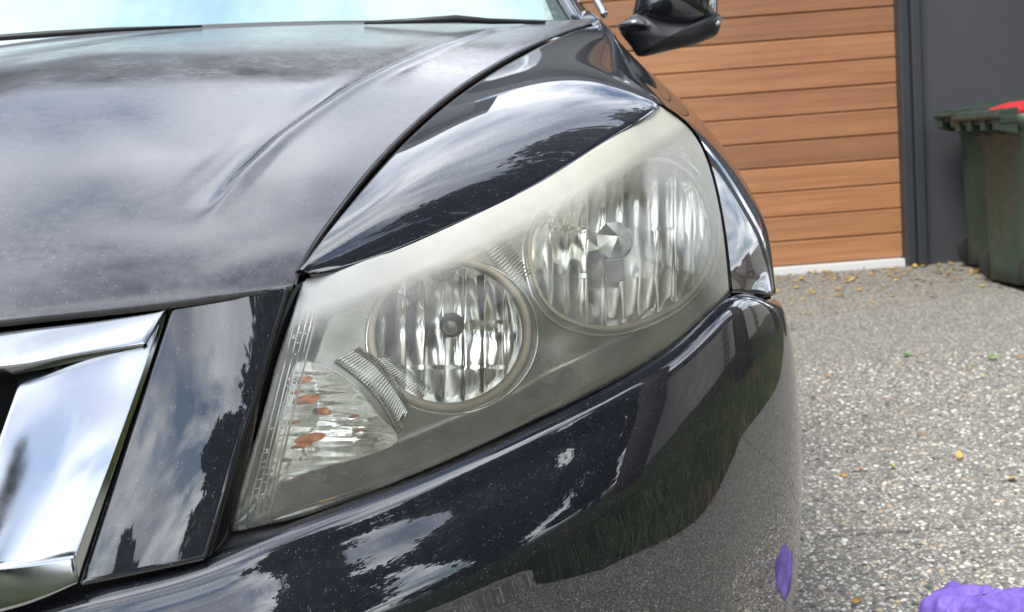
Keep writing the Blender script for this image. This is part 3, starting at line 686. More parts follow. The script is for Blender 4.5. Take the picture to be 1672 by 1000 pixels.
def bowl(name, ring, c, dep, flutes, amp, mt, hole=.0, nr=26, power=2., horiz=False, seed=1, step=3.2):
    rnd = random.Random(seed); ph = [rnd.uniform(-1, 1) for _ in range(200)]; R = np.array(ring)-np.array(c)
    an = np.arctan2(R[:, 1], R[:, 0]); o_ = np.argsort(an); an = an[o_]; rd = np.hypot(R[:, 0], R[:, 1])[o_]
    an = np.r_[an[-1]-2*math.pi, an, an[0]+2*math.pi]; rd = np.r_[rd[-1], rd, rd[0]]
    dc = float(DL(*c))+boff(*c)
    def df(x, y):
        rho = min(1., math.hypot(x-c[0], y-c[1])/float(np.interp(math.atan2(y-c[1], x-c[0]), an, rd)))
        bx, by = (c[0]+(x-c[0])/max(rho, .05), c[1]+(y-c[1])/max(rho, .05)); d0 = float(DL(bx, by))+boff(bx, by)
        k = (y if horiz else x)/flutes; fr_ = k-math.floor(k); idx = int(math.floor(k)) % 200; row = int(math.floor((x if horiz else y)/(34 if horiz else 75)))
        f = amp*fr_*(1-fr_)*4+amp*1.1*ph[idx]*(fr_-.5)+amp*.5*ph[(idx+37*row) % 200]*(((x if horiz else y)/(34 if horiz else 75))-row-.5)
        return d0*rho+dc*(1-rho)+dep*(1-rho**power)+f*min(1, (1-rho)*9)
    V, F = lift(ring, [], df, step)
    return link(name, meshd(name, V, F), mt, headlight)
def dense(ring, n): return closed(ring, n)
bowl('reflector_bowl', dense(ellipse(732, 546, 126, 117, -.15, 40), 110), (738, 536), .048, 33, .0040, M['refl'], hole=.15, nr=60, power=2.2, seed=3)
bowl('reflector_bowl', dense(outer_pts, 120), (1006, 402), .056, 29, .0044, M['refl'], hole=.10, nr=60, power=2.4, seed=5)
bowl('turn_reflector', dense(turn_pts, 90), (520, 690), .050, 17, .0030, M['refl'], hole=.05, nr=50, power=2., horiz=True, seed=9)
def ringmesh(name, ring, w_, h_, mt, off=-.002, prof=7):
    """a rounded band that follows a closed outline"""
    n = len(ring); R = np.array(ring); V = []; F = []
    c = R.mean(0)
    for k in range(n):
        tn = R[(k+1) % n]-R[k-1]; nn_ = np.array([tn[1], -tn[0]]); nn_ /= np.linalg.norm(nn_); 
        if nn_@(R[k]-c) < 0: nn_ = -nn_
        for j in range(prof):
            a = math.pi*j/(prof-1); x, y = R[k]+nn_*w_*(-math.cos(a))*.5+nn_*w_*.2
            V.append(U(x, y, float(DL(*R[k])+boff(*R[k])+off-h_*math.sin(a)+.004)))
    for k in range(n):
        for j in range(prof-1):
            k2 = (k+1) % n; F.append((k*prof+j, k2*prof+j, k2*prof+j+1, k*prof+j+1))
    return link(name, meshd(name, V, F), mt, headlight)
ringmesh('bowl_ring', dense(ellipse(732, 546, 125, 116, -.15, 40), 120), 15, .006, M['ring'])
ringmesh('trim_ring', dense(ellipse(738, 551, 139, 124, -.15, 40), 120), 7, .005, M['refl'])
ringmesh('bowl_ring', dense(outer_pts, 140), 9, .005, M['ring'])
o2 = [(1006+(x-1006)*1.075, 402+(y-402)*1.09) for x, y in outer_pts]
ringmesh('trim_ring', dense(o2, 140), 8, .006, M['refl'])
ringmesh('turn_ring', dense(turn_pts, 120), 5, .003, M['refl'])
# bulbs
def disc_tube(name, cpx, r_, D0, D1, mt, seg=20, r2=None, parent=headlight):
    x, y = cpx; r2 = r_ if r2 is None else r2; V = []; F = []
    for (D, rr) in ((D0, r_*.75), (D0+.002, r_), (D1, r2)):
        p = U(x, y, D)
        for k in range(seg):
            a = 2*math.pi*k/seg; V.append(p+np.array([math.cos(a)*rr, 0, math.sin(a)*rr]))
    V.append(U(x, y, D0-.001))
    for i in range(2):
        for k in range(seg): F.append((i*seg+k, i*seg+(k+1) % seg, (i+1)*seg+(k+1) % seg, (i+1)*seg+k))
    for k in range(seg): F.append((k, 3*seg, (k+1) % seg))
    return link(name, meshd(name, V, F), mt, parent)
di = float(DL(738, 536))+.035; do = float(DL(1006, 402))+.035
disc_tube('bulb_socket', (738, 531), .0120, di+.034, di+.10, M['dark'])
disc_tube('bulb', (735, 535), .0072, di+.020, di+.09, M['bulb'])
disc_tube('bulb_socket', (1006, 398), .018, do+.050, do+.12, M['bulb'])
# upper dark vent in the inner bowl
V = [U(720+26*math.cos(a), 437+24*math.sin(a), di+.012) for a in np.linspace(0, math.pi, 16)]
Vb = [U(720+26*math.cos(a), 437+24*math.sin(a), di+.035) for a in np.linspace(0, math.pi, 16)]
mb = MB(); mb.add(V+Vb, [tuple(range(16))]+[(i, i+1, 17+i, 16+i) for i in range(15)]); mb.build('vent', M['dark'], headlight)
# faceted shield cap in the outer bowl
capn = 8; V = [U(1003+7, 390-4, do+.008)]
for k in range(capn):
    a = 2*math.pi*k/capn+.3; V.append(U(1003+30*math.cos(a), 392+31*math.sin(a), do+.020))
for k in range(capn):
    a = 2*math.pi*k/capn+.3; V.append(U(1003+27*math.cos(a), 392+28*math.sin(a), do+.05))
F = [(0, 1+(k+1) % capn, 1+k) for k in range(capn)]+[(1+k, 1+(k+1) % capn, 9+(k+1) % capn, 9+k) for k in range(capn)]
mb = MB(); mb.add(V, F); mb.build('bulb_shield', M['refl'], headlight)
mb = MB(); p = U(1004, 440, do+.02); mb.box(p[0]-.010, p[0]+.010, p[1], p[1]+.03, p[2]-.014, p[2]+.012); mb.build('shield_bracket', M['bulb'], headlight, bevel=.002)
dtn = float(DL(520, 680))
V, F = tube([U(515, 672, dtn+.060), U(530, 672, dtn+.046), U(538, 674, dtn+.042)], [.003, .004, .002], 14)
mb = MB(); mb.add(V, F); mb.build('indicator_bulb', M['amber'], headlight, smooth=True)
# amber glints in the turn reflector, painted as small coloured patches
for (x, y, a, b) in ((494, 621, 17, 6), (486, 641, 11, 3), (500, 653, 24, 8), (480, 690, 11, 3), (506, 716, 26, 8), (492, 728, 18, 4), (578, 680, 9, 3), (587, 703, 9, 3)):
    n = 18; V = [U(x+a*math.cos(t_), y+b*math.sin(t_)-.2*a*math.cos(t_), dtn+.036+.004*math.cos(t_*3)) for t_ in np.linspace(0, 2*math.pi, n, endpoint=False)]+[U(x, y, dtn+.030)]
    mb = MB(); mb.add(V, [(k, (k+1) % n, n) for k in range(n)]); mb.build('amber_glint', M['amber'], headlight, smooth=True)
# fan of ribs between the turn lamp and the round lamp
def ribs(name, A0, A1, B0, B1, n, mt, w_=.0011, h_=.004, off=.0):
    mb = MB()
    for k in range(n):
        f = k/(n-1); a = np.array(A0)*(1-f)+np.array(A1)*f; b = np.array(B0)*(1-f)+np.array(B1)*f
        qs = []
        for p in (a, (a+b)/2, b):
            qs.append(U(p[0], p[1], float(DL(*p)+boff(*p)-h_+off)))
        V, F = tube(qs, w_, 5); mb.add(V, F)
    return mb.build(name, mt, headlight, smooth=True)
# band follows the arc of the turn lamp: split in three
arc_i = spline(np.array([(548, 590), (590, 622), (625, 662), (652, 712)], float), 30); arc_o = spline(np.array([(588, 568), (622, 592), (650, 630), (668, 662)], float), 30)
mb = MB()
for k in range(30):
    a, b = arc_i[k], arc_o[k]
    qs = [U(p[0], p[1], float(DL(*p)+boff(*p)-.003-.002*math.sin(math.pi*f))) for f, p in ((f, a*(1-f)+b*f) for f in (0, .33, .66, 1))]
    V, F = tube(qs, .0012, 5); mb.add(V, F)
mb.build('fluted_band', M['refl'], headlight, smooth=True)
# backing of that band
Vb = []; Fb = []
for k in range(30):
    for p in (arc_i[k], arc_o[k]): Vb.append(U(p[0], p[1], float(DL(*p)+boff(*p)-.0022)))
Fb = [(2*k, 2*k+1, 2*k+3, 2*k+2) for k in range(29)]
mb = MB(); mb.add(Vb, Fb); mb.build('band_plate', M['refl'], headlight, smooth=True)
# steps on the lower left flank of the round bowl, and between the two bowls
ribs('lamp_rib', (607, 590), (688, 652), (640, 583), (702, 632), 22, M['refl'], .0008, .002)
ribs('lamp_rib', (778, 392), (842, 470), (812, 372), (866, 445), 18, M['refl'], .0009, .003)
# light strip along the inner edge
mb = MB()
def sp(f, g): # f along bottom->top, g across 0..1
    a = np.array((402, 850))*(1-f)+np.array((492, 482))*f; b = np.array((437, 842))*(1-f)+np.array((524, 478))*f
    p = a*(1-g)+b*g; return p
for g in (0, .3, .6, .86):
    qs = []
    for f in np.linspace(.0+.03*g, 1-.02*g, 14):
        p = sp(f, g); qs.append(U(p[0], p[1], float(DL(*p)+.010)))
    V, F = tube(qs, .0008, 5); mb.add(V, F)
rr_ = random.Random(4)
for k in range(46):
    g0 = rr_.choice([0, .3, .6]); f = rr_.uniform(.02, .97); p = sp(f, g0); p2 = sp(f, g0+.3)
    V, F = tube([U(p[0], p[1], float(DL(*p)+.010)), U(p2[0], p2[1]-1, float(DL(*p2)+.010))], .0008, 4); mb.add(V, F)
mb.build('light_strip', M['refl'], headlight, smooth=True)
qs = [U(*sp(f, 1.05), float(DL(*sp(f, 1.05))+.011)) for f in np.linspace(0, 1, 14)]
V, F = tube(qs, .0011, 6); mb = MB(); mb.add(V, F); mb.build('strip_edge', M['ring'], headlight, smooth=True)
k0_ = [U(p[0], p[1]-9, float(DL(p[0], p[1]-9))+.007) for p in [(430, 856), (520, 829), (600, 802), (730, 750), (850, 694), (960, 640), (1060, 585), (1140, 525), (1180, 484)]]
V, F = tube(spline(k0_, 40), .0011, 6); mb = MB(); mb.add(V, F); mb.build('rim_bead', mat('aged_adhesive', (.36, .26, .10), .5), headlight, smooth=True)
k0_ = [U(x, y, float(DL(x, y))+.007) for x, y in [(1180, 484), (1178, 440), (1170, 390), (1160, 330), (1148, 285), (1128, 240)]]
V, F = tube(spline(k0_, 40), .0011, 6); mb = MB(); mb.add(V, F); mb.build('rim_bead', bpy.data.materials['aged_adhesive'], headlight, smooth=True)
# housing (closes the back) and lens
back = [U(x, y, float(DL(x, y)+.15)) for (x, y) in bz]; front = [U(x, y, float(DL(x, y)+.004)) for (x, y) in bz]
n = len(bz); mb = MB(); mb.add(front+back+[U(760, 560, 1.35)], [(k, (k+1) % n, n+(k+1) % n, n+k) for k in range(n)]+[(n+k, n+(k+1) % n, 2*n) for k in range(n)])
mb.build('housing', M['bezel'], headlight)
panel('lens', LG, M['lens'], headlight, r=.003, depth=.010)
# black seal under the lamp and round it
sl = [U(p[0]-CX+CX, p[1], 0) for p in []]
ex2 = np.array(bz)
# --- strips and gaskets: dark shell behind the panel gaps
def ribbon(name, C1, C2, mt, n=60, parent=car, lip=(1, 1, 1, 1), depth=.012, r=.002, bulge=.0, flip=False, lam=0, nv=16):
    A_ = spline(C1, n); B_ = spline(C2, n); v = np.linspace(0, 1, nv)[None, :, None]
    G = A_[:, None]*(1-v)+B_[:, None]*v
    nn_ = gnormals(G)
    if inward(G, nn_): nn_ = -nn_
    G = G+nn_*bulge*4*v*(1-v)
    return panel(name, G, mt, parent, lip=lip, depth=depth, r=r, flip=flip)
# body-coloured strip between grille and headlight
ribbon('grille_side_trim', [U(134, 953, .932), U(210, 720, .965), U(288, 492, 1.0)], [U(333, 912, .956), U(400, 690, .990), U(467, 470, 1.031)], M['paint'], 60, bulge=.0022, flip=False, nv=40)
# gloss black gasket between strip and lamp
ribbon('headlight_gasket', [U(343, 908, .967), U(408, 690, .999), U(474, 470, 1.038)], [U(376, 872, .990), U(432, 660, 1.024), U(494, 462, 1.055)], M['gloss_black'], 40, bulge=.001, flip=False)
# lower seal of the lamp
ribbon('headlight_seal', [U(352, 902, .99), U(600, 811, 1.045), U(850, 703, 1.135), U(1060, 594, 1.262), U(1193, 481, 1.425)], [U(378, 868, 1.005), U(600, 800, 1.052), U(850, 691, 1.142), U(1060, 582, 1.268), U(1192, 472, 1.43)], M['rubber'], 80, flip=False, r=.001, nv=6)
# dark shell behind everything
mb = MB()
for G, off in ((Hd[::6, ::6], .03), (GA12[:k0+1][::5, ::5], .028), (GAB[::5, ::5], .026)):
    nn_ = gnormals(G); nn_ = np.where((nn_[:, :, 2:] > 0), nn_, -nn_); V, F = rawgrid(G-np.array([0, -1., 1.])*off); mb.add(V, F)
mb.build('inner_shell', M['dark'], car)
mb = MB()
c1 = [U(x, y, D) for x, y, D in ((-300, 500, 1.0), (0, 490, 1.02), (280, 470, 1.05), (470, 440, 1.10))]; c2 = [U(x, y, D) for x, y, D in ((-300, 1080, .99), (0, 1010, 1.01), (130, 980, 1.03), (400, 920, 1.06))]
a_ = spline(c1, 30); b_ = spline(c2, 30); G = np.stack([a_*(1-v_)+b_*v_ for v_ in np.linspace(0, 1, 10)], 1); V, F = rawgrid(G); mb.add(V, F)
a_ = spline([U(400, 925, 1.05), U(600, 830, 1.10), U(850, 720, 1.19), U(1050, 620, 1.31), U(1180, 520, 1.46)], 40); b_ = spline([U(470, 430, 1.12), U(700, 360, 1.24), U(880, 270, 1.40), U(1000, 190, 1.5), U(1080, 150, 1.60)], 40)
mb.build('front_carrier', M['dark'], car)
# slam-panel seal under the hood edge
ribbon('hood_seal', [U(-300, 540, .945), U(0, 519, .968), U(250, 492, .995), U(400, 474, 1.018), U(482, 462, 1.045)], [U(-300, 520, .955), U(0, 503, .98), U(250, 478, 1.008), U(400, 458, 1.03), U(484, 444, 1.06)], M['blackp'], 50, r=.002, nv=8)
# --- grille
grille = empty('grille', tuple(U(60, 740, .97))); grille.parent = car; grille.matrix_parent_inverse = car.matrix_world.inverted()
# top bar
ribbon('frame_top_bar', [W(XC, .87, .765), U(-250, 632, .910), U(0, 597, .937), U(120, 578, .955), U(236, 561, .974)], [W(XC, .91, .835), U(-250, 553, .945), U(0, 523, .965), U(140, 509, .980), U(273, 495, .996)], M['chrome'], 60, grille, bulge=.0012, r=.002, nv=24)
# side plate
Gc = []
left = spline([U(-75, 935, .908), U(-18, 770, .935), U(41, 600, .966), U(70, 520, .985)], 50)
right = spline([U(121, 908, .920), U(194, 712, .952), U(247, 562, .982), U(266, 502, .997)], 50)
v = np.linspace(0, 1, 40)[None, :, None]; G = left[:, None]*(1-v)+right[:, None]*v; G = G+W(0, -1, 0)*(.0028*4*v*(1-v))
panel('frame_side_plate', G, M['chrome'], grille, lip=(1, 1, 1, 0), r=.002, depth=.012)
# outer bevel of the side plate, from the corner to the bottom
ribbon('frame_bevel', [U(123, 909, .920), U(196, 712, .952), U(249, 562, .982), U(268, 502, .997)], [U(127, 948, .9225), U(202, 722, .9545), U(256, 562, .9845), U(275, 497, 1.0)], M['chrome'], 50, grille, r=.0008, nv=10)
# lower bevel
ribbon('frame_lower_bevel', [W(XC, .845, .625), U(-250, 1040, .872), U(0, 998, .899), U(126, 951, .916)], [W(XC, .85, .66), U(-250, 965, .875), U(0, 928, .903), U(120, 909, .919)], M['chrome'], 50, grille, r=.001, bulge=.0004, nv=12)
ribbon('grille_back', [W(XC, 1.0, .66), U(-50, 930, 1.02), U(60, 900, 1.04)], [W(XC, 1.0, .80), U(-50, 560, 1.02), U(80, 560, 1.04)], M['blackp'], 20, grille, nv=6)
for k in range(4):
    z = .675+.03*k
    V, F = tube([(XC, .93, z), (-.5, .932, z), (-.42, .955, z)], .006, 8); mb = MB(); mb.add(V, F); mb.build('slat', M['blackp'], grille, smooth=True)
# --- windscreen, wipers, cowl
WC_ = U(300, 42, 2.09); WC_[0] = XC
ws_b = spline([WC_, U(420, 38.5, 2.10), U(600, 35, 2.14), U(850, 34, 2.21), U(935, 34, 2.25)], 60)
ws_t = ws_b.copy(); ws_t[:, 1] += .62; ws_t[:, 2] += .36; ws_t[:, 0] = XC+(ws_t[:, 0]-XC)*.84
v = np.linspace(0, 1, 24)[None, :, None]; G = ws_b[:, None]*(1-v)+ws_t[:, None]*v; G = G+W(0, -.4, 1)*(.025*4*v*(1-v))
G2 = G.copy(); G2[:, :, 0] = 2*XC-G2[:, :, 0]
for g_, fl in ((G, True), (G2, False)):
    panel('windscreen', g_, M['glass'], car, lip=(0, 0, 0, 0), flip=fl)
Gs = G+W(0, .035, -.03); 
xf = Gs[:, :, 0]; Gs = Gs+W(0, 1, 0)*(.010*np.abs(np.sin(xf*22)))[:, :, None]
Gs2 = Gs.copy(); Gs2[:, :, 0] = 2*XC-Gs2[:, :, 0]
panel('sunshade', Gs, M['shade'], car, lip=(0, 0, 0, 0), flip=True); panel('sunshade', Gs2, M['shade'], car, lip=(0, 0, 0, 0))
CA_ = U(300, 50, 2.055); CA_[0] = XC; CB_ = U(300, 40.5, 2.09); CB_[0] = XC
cw = [CA_, U(420, 46, 2.07), U(600, 43, 2.11), U(850, 41, 2.17), U(950, 40, 2.22)]
cw2 = [CB_, U(420, 37, 2.10), U(600, 33.5, 2.15), U(850, 33, 2.21), U(945, 33, 2.25)]
ribbon('cowl', cw, cw2, M['blackp'], 60, nv=5, depth=.02)
mc = lambda l: [np.array([2*XC-p[0], p[1], p[2]]) for p in l]
ribbon('cowl', mc(cw), mc(cw2), M['blackp'], 60, nv=5, depth=.02, flip=True)
mb = MB(); V, F = tube([U(595, 37.5, 2.06), U(680, 34, 2.05), U(745, 31, 2.05), U(800, 35, 2.08), U(890, 36, 2.14)], [.0028, .0045, .0065, .005, .003], 8); mb.add(V, F); mb.build('wiper', M['blackp'], car, smooth=True)
mb = MB(); V, F = tube([U(-300, 80, 1.96), U(-60, 66, 1.97), U(80, 56, 2.0), U(180, 49, 2.02), U(330, 43, 2.06)], [.003, .005, .0055, .004, .002], 8); mb.add(V, F); mb.build('wiper', M['blackp'], car, smooth=True)
# --- A pillar, window line, quarter glass, chrome bead
pil_i = spline([U(936, 36, 2.25), ws_t[-1]+W(.0, 0, .0)], 20)
pil_o = pil_i+W(.045, .07, -.01)
ribbon('pillar', [pil_i[0], pil_i[-1]], [pil_o[0], pil_o[-1]], M['paint'], 20, r=.006, bulge=.006, nv=8, depth=.03, flip=True)
# quarter glass: corner seen beside the pillar
q0, q1 = pil_o[0]+W(.004, .03, -.02), pil_o[-1]+W(.0, .03, 0)
sideb = [W(.168, 2.44, 1.19), W(.20, 2.8, 1.205), W(.21, 3.4, 1.21), W(.19, 4.2, 1.22)]
sidet = [pil_o[0]+W(.002, .1, .03), pil_o[-1]+W(.012, .1, 0), W(pil_o[-1][0]+.02, 3.4, pil_o[-1][2]+.05), W(pil_o[-1][0]-.02, 4.2, pil_o[-1][2]+.0)]
ribbon('side_window', sideb, sidet, M['tint'], 40, nv=10, flip=True)
V, F = tube(spline([U(962, -30, 2.50), U(972, -4, 2.42), U(980, 12, 2.38), U(987, 24, 2.35)], 14), .0075, 8); mb = MB(); mb.add(V, F); mb.build('window_trim', M['chrome'], car, smooth=True)
# --- roof and hidden sides (closed car behind)
rt = spline([W(XC, ws_t[0][1], ws_t[0][2]), ws_t[30], ws_t[-1]+W(.03, .03, 0)], 24)
Gr = np.stack([rt+W(0, dy, dz) for dy, dz in ((0, .0), (.5, .05), (1.1, .05), (1.7, -.03))], 1)
Gr2 = Gr.copy(); Gr2[:, :, 0] = 2*XC-Gr2[:, :, 0]
panel('roof', Gr, M['paint'], car, flip=True); panel('roof', Gr2, M['paint'], car)
sg = np.stack([np.array([W(.18, y, 1.235), W(.27, y, 1.10), W(.36, y, .95), W(.382, y, .8), W(.375, y, .55), W(.35, y, .36)]) for y in (3.05, 3.6, 4.3, 5.2, 5.6)], 0)
sgs = np.stack([spline(sg[k], 30) for k in range(5)], 0)
panel('door', sgs, M['paint_side'], car)
s2 = sgs.copy(); s2[:, :, 0] = 2*XC-s2[:, :, 0]; panel('door', s2, M['paint_side'], car, flip=True)
# far fender mirrored
for G in (GA12[:k0+1], GAB):
    g2 = G.copy(); g2[:, :, 0] = 2*XC-g2[:, :, 0]; panel('fender', g2[::2, ::2], M['paint'], car, flip=True)
# --- wheel
wc = np.array([.24, 1.97, gz(1.97)+.33])
def wheel(sx_):
    wx = wc[0] if sx_ > 0 else 2*XC-wc[0]
    V = []; F = []; prof = [(.0, .20), (.0, .30), (.02, .325), (.06, .33), (.17, .33), (.20, .30), (.20, .20)]; seg = 48
    for k in range(seg):
        a = 2*math.pi*k/seg
        for (d, r_) in prof: V.append((wx+sx_*(.10-d), wc[1]+r_*math.cos(a), wc[2]+r_*math.sin(a)))
    m_ = len(prof)
    for k in range(seg):
        for j in range(m_-1): k2 = (k+1) % seg; F.append((k*m_+j, k*m_+j+1, k2*m_+j+1, k2*m_+j))
    wo = link('wheel', meshd('tyre', V, F), M['rubber'], car)
    mb = MB()
    for k in range(9):
        a = 2*math.pi*k/9; c_, s_ = math.cos(a), math.sin(a)
        V, F = tube([(wx+sx_*.08, wc[1]+.03*c_, wc[2]+.03*s_), (wx+sx_*.09, wc[1]+.12*c_, wc[2]+.12*s_), (wx+sx_*.085, wc[1]+.21*c_, wc[2]+.21*s_)], [.022, .014, .018], 6); mb.add(V, F)
    V, F = tube([(wx+sx_*.05, wc[1], wc[2]), (wx+sx_*.10, wc[1], wc[2])], .035, 16); mb.add(V, F)
    mb.build('rim', M['bezel'], wo, smooth=True)
wheel(1); wheel(-1)
# --- door mirror
def U2(px_, py_, D): return U(px_, py_, D)
mirror_pts = []
cs = [  # (D, [outline points of the shell, clockwise from lower-left])
 (2.60, [(1040, -20), (1034, 15), (1036, 32), (1060, 44), (1100, 52), (1140, 50), (1164, 40), (1172, 20), (1172, -20), (1165, -70), (1140, -95), (1090, -100), (1050, -90), (1038, -60)]),
]
base = closed(cs[0][1], 60); c = np.array([1105, -25.])
G = []
for (sc_x, sc_y, D, dy) in ((.06, .06, 2.47, 6), (.35, .35, 2.475, 5), (.65, .65, 2.49, 3), (.85, .87, 2.515, 1), (.97, .97, 2.55, 0), (1.0, 1.0, 2.60, 0), (.99, .98, 2.64, 0), (.93, .93, 2.655, 0)):
    G.append([U(c[0]+(x-c[0])*sc_x, c[1]+(y-c[1])*sc_y+dy, D) for (x, y) in base]+[U(c[0]+(base[0][0]-c[0])*sc_x, c[1]+(base[0][1]-c[1])*sc_y+dy, D)])
G = np.array(G); G = spline(G.reshape(8, -1), 34).reshape(34, -1, 3)
mirror = empty('side_mirror', tuple(U(1100, 60, 2.55))); mirror.parent = car; mirror.matrix_parent_inverse = car.matrix_world.inverted()
V, F = rawgrid(G, flip=True); mb = MB(); mb.add(V, F); mb.build('shell', M['paint_side'], mirror, smooth=True)
V = [p for p in G[-1]]+[G[-1].mean(0)]; F = [(k, k+1, len(V)-1) for k in range(len(V)-2)]
mb = MB(); mb.add(V, F); mb.build('mirror_glass', M['chrome'], mirror)
# lower housing and arm
low = [(1012, 46), (1040, 22), (1062, 26), (1110, 34), (1150, 30), (1176, 24), (1174, 50), (1160, 63), (1125, 76), (1085, 85), (1045, 93), (1030, 76)]
lowp = closed(low, 60); c2_ = np.array([1090, 60.]); G = []
for (k_, D) in ((.002, 2.485), (.5, 2.49), (.85, 2.50), (1.0, 2.53), (1.0, 2.60), (.9, 2.65)):
    G.append([U(c2_[0]+(x-c2_[0])*k_, c2_[1]+(y-c2_[1])*k_, D) for (x, y) in lowp+[lowp[0]]])
V, F = rawgrid(np.array(G), flip=True); mb = MB(); mb.add(V, F); mb.build('arm', M['blackp'], mirror, smooth=True)
V, F = tube(spline([U(1014, 45, 2.50), U(1028, 40, 2.485), U(1045, 39, 2.48), U(1062, 46, 2.475)], 10), [.008]*4+[.009]*4+[.004]*2, 10)
mb = MB(); mb.add(V, F); mb.build('arm_cover', M['paint'], mirror, smooth=True)
V, F = tube([U(1160, 42, 2.505), U(1170, 38, 2.52), U(1176, 33, 2.55)], [.003, .006, .004], 8)
mb = MB(); mb.add(V, F); mb.build('indicator', M['white'], mirror, smooth=True)

# ================================================================== THINGS ON THE DRIVEWAY
def wheelie_bin(x, y, zr, lidm, label, group='wheelie bins'):
    zg = gz(y)
    r = empty('wheelie_bin', (0, 0, 0), label=label, category='bin', group=group)
    # tapered body; handle and wheels at local -x
    H = .93
    def rect(w_, d_, z, xo=0, rr=.05, n=6):
        P = []
        for (sx_, sy_, a0) in ((1, 1, 0), (-1, 1, 90), (-1, -1, 180), (1, -1, 270)):
            for k in range(n):
                a = math.radians(a0+90*k/(n-1)); P.append((xo+sx_*(w_/2-rr)+rr*math.cos(a), sy_*(d_/2-rr)+rr*math.sin(a), z))
        return P
    rings = [rect(.36, .40, .02, -.065), rect(.38, .42, .10, -.055), rect(.49, .50, .78, .0), rect(.52, .52, .80, .0), rect(.52, .52, .83, .0), rect(.56, .555, .85, 0), rect(.575, .565, .90, 0), rect(.56, .55, .905, 0)]
    V = [p for rg in rings for p in rg]; n = len(rings[0]); F = [tuple(range(n))[::-1]]
    for i in range(len(rings)-1):
        for k in range(n): F.append((i*n+k, i*n+(k+1) % n, (i+1)*n+(k+1) % n, (i+1)*n+k))
    mb = MB(); mb.add(V, F); mb.build('body', M['bin'], r, smooth=True)
    # moulded ribs on the side
    for xx in (-.19, .17):
        Vt, Ft = tube([(xx*.75-.03, -.205, .12), (xx, -.25, .78)], .014, 8); mb = MB(); mb.add(Vt, Ft); mb.build('side_rib', M['bin'], r, smooth=True)
    # lid, shallow dome, overhanging
    LR = [rect(.54, .57, .905, .045), rect(.55, .575, .922, .045), rect(.52, .55, .937, .045), rect(.36, .36, .968, .05), rect(.1, .1, .975, .05)]
    V = [p for rg in LR for p in rg]; F = []
    for i in range(4):
        for k in range(n): F.append((i*n+k, i*n+(k+1) % n, (i+1)*n+(k+1) % n, (i+1)*n+k))
    F.append(tuple(range(4*n, 5*n)))
    mb = MB(); mb.add(V, F); mb.build('lid', lidm, r, smooth=True)
    # handle block with lugs and bar
    mb = MB(); mb.box(-.37, -.27, -.25, .25, .86, .90)
    for yy in (-.22, -.08, .08, .22): mb.hexa([(-.385, yy-.025, .83), (-.27, yy-.025, .80), (-.27, yy+.025, .80), (-.385, yy+.025, .83)], [(-.385, yy-.025, .925), (-.27, yy-.025, .94), (-.27, yy+.025, .94), (-.385, yy+.025, .925)])
    Vt, Ft = tube([(-.385, -.26, .90), (-.385, .26, .90)], .016, 10); mb.add(Vt, Ft)
    mb.build('handle', M['binlid'], r, bevel=.006)
    for sy_ in (-1, 1):
        Vt, Ft = tube([(-.17, sy_*.20, .10), (-.17, sy_*.205, .10), (-.17, sy_*.245, .10), (-.17, sy_*.25, .10)], [.07, .10, .10, .07], 24); mb = MB(); mb.add(Vt, Ft)
        wo = mb.build('wheel', M['rubber'], r, smooth=False)
        Vt, Ft = tube([(-.17, sy_*.249, .10), (-.17, sy_*.256, .10)], .045, 16); mb = MB(); mb.add(Vt, Ft); mb.build('hub', M['binlid'], wo)
    r.location = (x, y, zg+.005); r.rotation_euler = (0, 0, zr); r.scale = (.80, .80, .80)
    return r
wheelie_bin(float(U(1563, 448, 5.66)[0])+.31, 5.66, math.radians(14), M['binlid'], 'dark green wheelie bin with a green lid, standing left and behind the red lidded one')
wheelie_bin(float(U(1598, 455, 5.2)[0])+.30, 5.2, math.radians(4), M['red'], 'dark green wheelie bin with a bright red lid', )
# fallen leaves
def leaf_mesh(name, L_, Wd, curl, mt):
    V = []; F = []
    for i in range(7):
        f = i/6; w_ = Wd*math.sin(math.pi*min(1, f*1.05+.02))**.8*.5
        for g in (-1, 0, 1): V.append((L_*(f-.5), g*w_, curl*(f-.5)**2*L_*4+abs(g)*w_*.35))
    F = [(i*3+g, i*3+g+1, (i+1)*3+g+1, (i+1)*3+g) for i in range(6) for g in range(2)]
    me = meshd(name, V, F); me.materials.append(mt); return me
lm = {'y': leaf_mesh('leaf_y', .026, .015, .3, M['yleaf']), 'g': leaf_mesh('leaf_g', .045, .022, .2, M['gleaf'])}
M['pink'] = mat('pink_leaf', (.42, .20, .13), .6); lm['p'] = leaf_mesh('leaf_p', .026, .014, .3, M['pink'])
M['lime'] = mat('lime_leaf', (.38, .42, .10), .6); lm['l'] = leaf_mesh('leaf_l', .026, .016, .3, M['lime'])
def ground_at(px_, py_):
    d = fwd+(px_-CX)/FPX*RIGHT+(CY-py_)/FPX*UP; t_ = (GS*0-CAM[2])/(d[2]-GS*d[1]); return CAM+d*t_
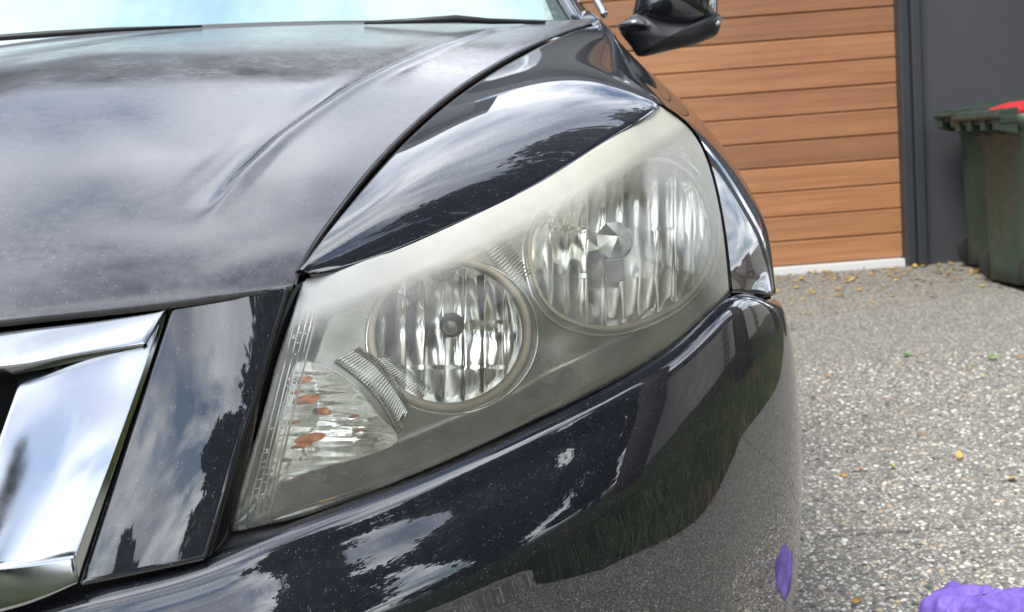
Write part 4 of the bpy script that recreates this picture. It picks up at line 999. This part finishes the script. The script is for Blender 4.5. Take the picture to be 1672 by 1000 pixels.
leaves = [(1481, 583, 'g', 'dull green leaf lying left of an orange leaf on the driveway'), (1507, 580, 'p', 'small orange leaf on the driveway beside a green one'), (1620, 588, 'g', 'bright green leaf, the largest green one on the driveway'), (1602, 619, 'l', 'pale yellow green leaf lying just below the bright green one'),
 (1581, 606, 'l', 'tiny lime leaf lying between two larger leaves'), (1353, 618, 'y', 'yellow leaf lying near the car side'), (1406, 771, 'p', 'reddish leaf lying on the middle of the driveway'), (1456, 767, 'l', 'lime leaf lying right of the reddish leaf'), (1399, 989, 'y', 'brown yellow leaf nearest the bottom edge beside the purple plastic'),
 (1508, 540, 'p', 'faint orange leaf above the green ones, towards the garage'), (1380, 782, 'y', 'small yellow leaf left of the reddish leaf'), (1665, 587, 'y', 'brown leaf at the right edge of the driveway'), (1505, 713, 'y', 'ochre leaf fleck on the middle driveway above the lime leaf'), (1447, 659, 'p', 'pinkish leaf fleck above the middle of the driveway')]
for (a, b, k, lab) in leaves:
    P_ = ground_at(a, b); o = link('leaf', lm[k], None, None, smooth=False, label=lab, category='leaf', group='fallen leaves')
    o.location = (P_[0], P_[1], P_[2]+.007); o.rotation_euler = (random.uniform(-.25, .25), random.uniform(-.2, .2), random.uniform(-.9, .9))
V = []; F = []
for k in range(460):
    if k < 435: x = random.uniform(.7, 2.9); y = 5.95-abs(random.gauss(0, .40))
    else: x = random.uniform(.6, 3.); y = random.uniform(2.6, 5.6)
    L_ = random.uniform(.010, .026); a = random.uniform(0, 6.28); z = gz(y)+.006; c_, s_ = math.cos(a), math.sin(a); h = random.uniform(0, .014)
    b = len(V); V += [(x-c_*L_, y-s_*L_, z), (x+s_*L_*.5, y-c_*L_*.5, z+h*.4), (x+c_*L_, y+s_*L_, z+h), (x-s_*L_*.5, y+c_*L_*.5, z+h*.6)]; F.append((b, b+1, b+2, b+3))
link('leaf_litter', meshd('leaf_litter', V, F), M['yleaf'], smooth=False, kind='stuff')
# purple plastic in the bottom right corner
def purple(px_, py_, rx, ry, h, label, seed, cat='plastic sheet'):
    P_ = ground_at(px_, py_); n = 90; m_ = 46; V = []; F = []
    for i in range(m_):
        f = i/(m_-1)
        for k in range(n):
            a = 2*math.pi*k/n
            w_ = 1+.10*math.sin(3*a+seed)+.05*math.sin(7*a+2*f)+.03*math.sin(17*a+5*f)
            rad = math.cos(f*math.pi/2)**.55; x = rx*rad*w_*math.cos(a); y = ry*rad*w_*math.sin(a)
            z = h*math.sin(f*math.pi/2)**.8
            nn_ = (.5-abs(noise.noise(Vector((x*18+seed, y*22, z*12)))))*.030-.012+noise.noise(Vector((x*60, y*60+seed, z*40)))*.006
            fold = .007*abs(math.sin(3*a+4*f+2*math.sin(a*2)+30*x))
            V.append((P_[0]+x*(1+nn_*3), P_[1]+y*(1+nn_*3), P_[2]+max(0, z+(nn_-fold)*min(1, f*4))))
    for i in range(m_-1):
        for k in range(n): F.append((i*n+k, i*n+(k+1) % n, (i+1)*n+(k+1) % n, (i+1)*n+k))
    return link('plastic_bag', meshd('plastic_bag', V, F), M['purple'], label=label, category='bag')
purple(1604, 1018, .108, .09, .060, 'crumpled purple plastic bag in the bottom right corner of the driveway', 1.3)
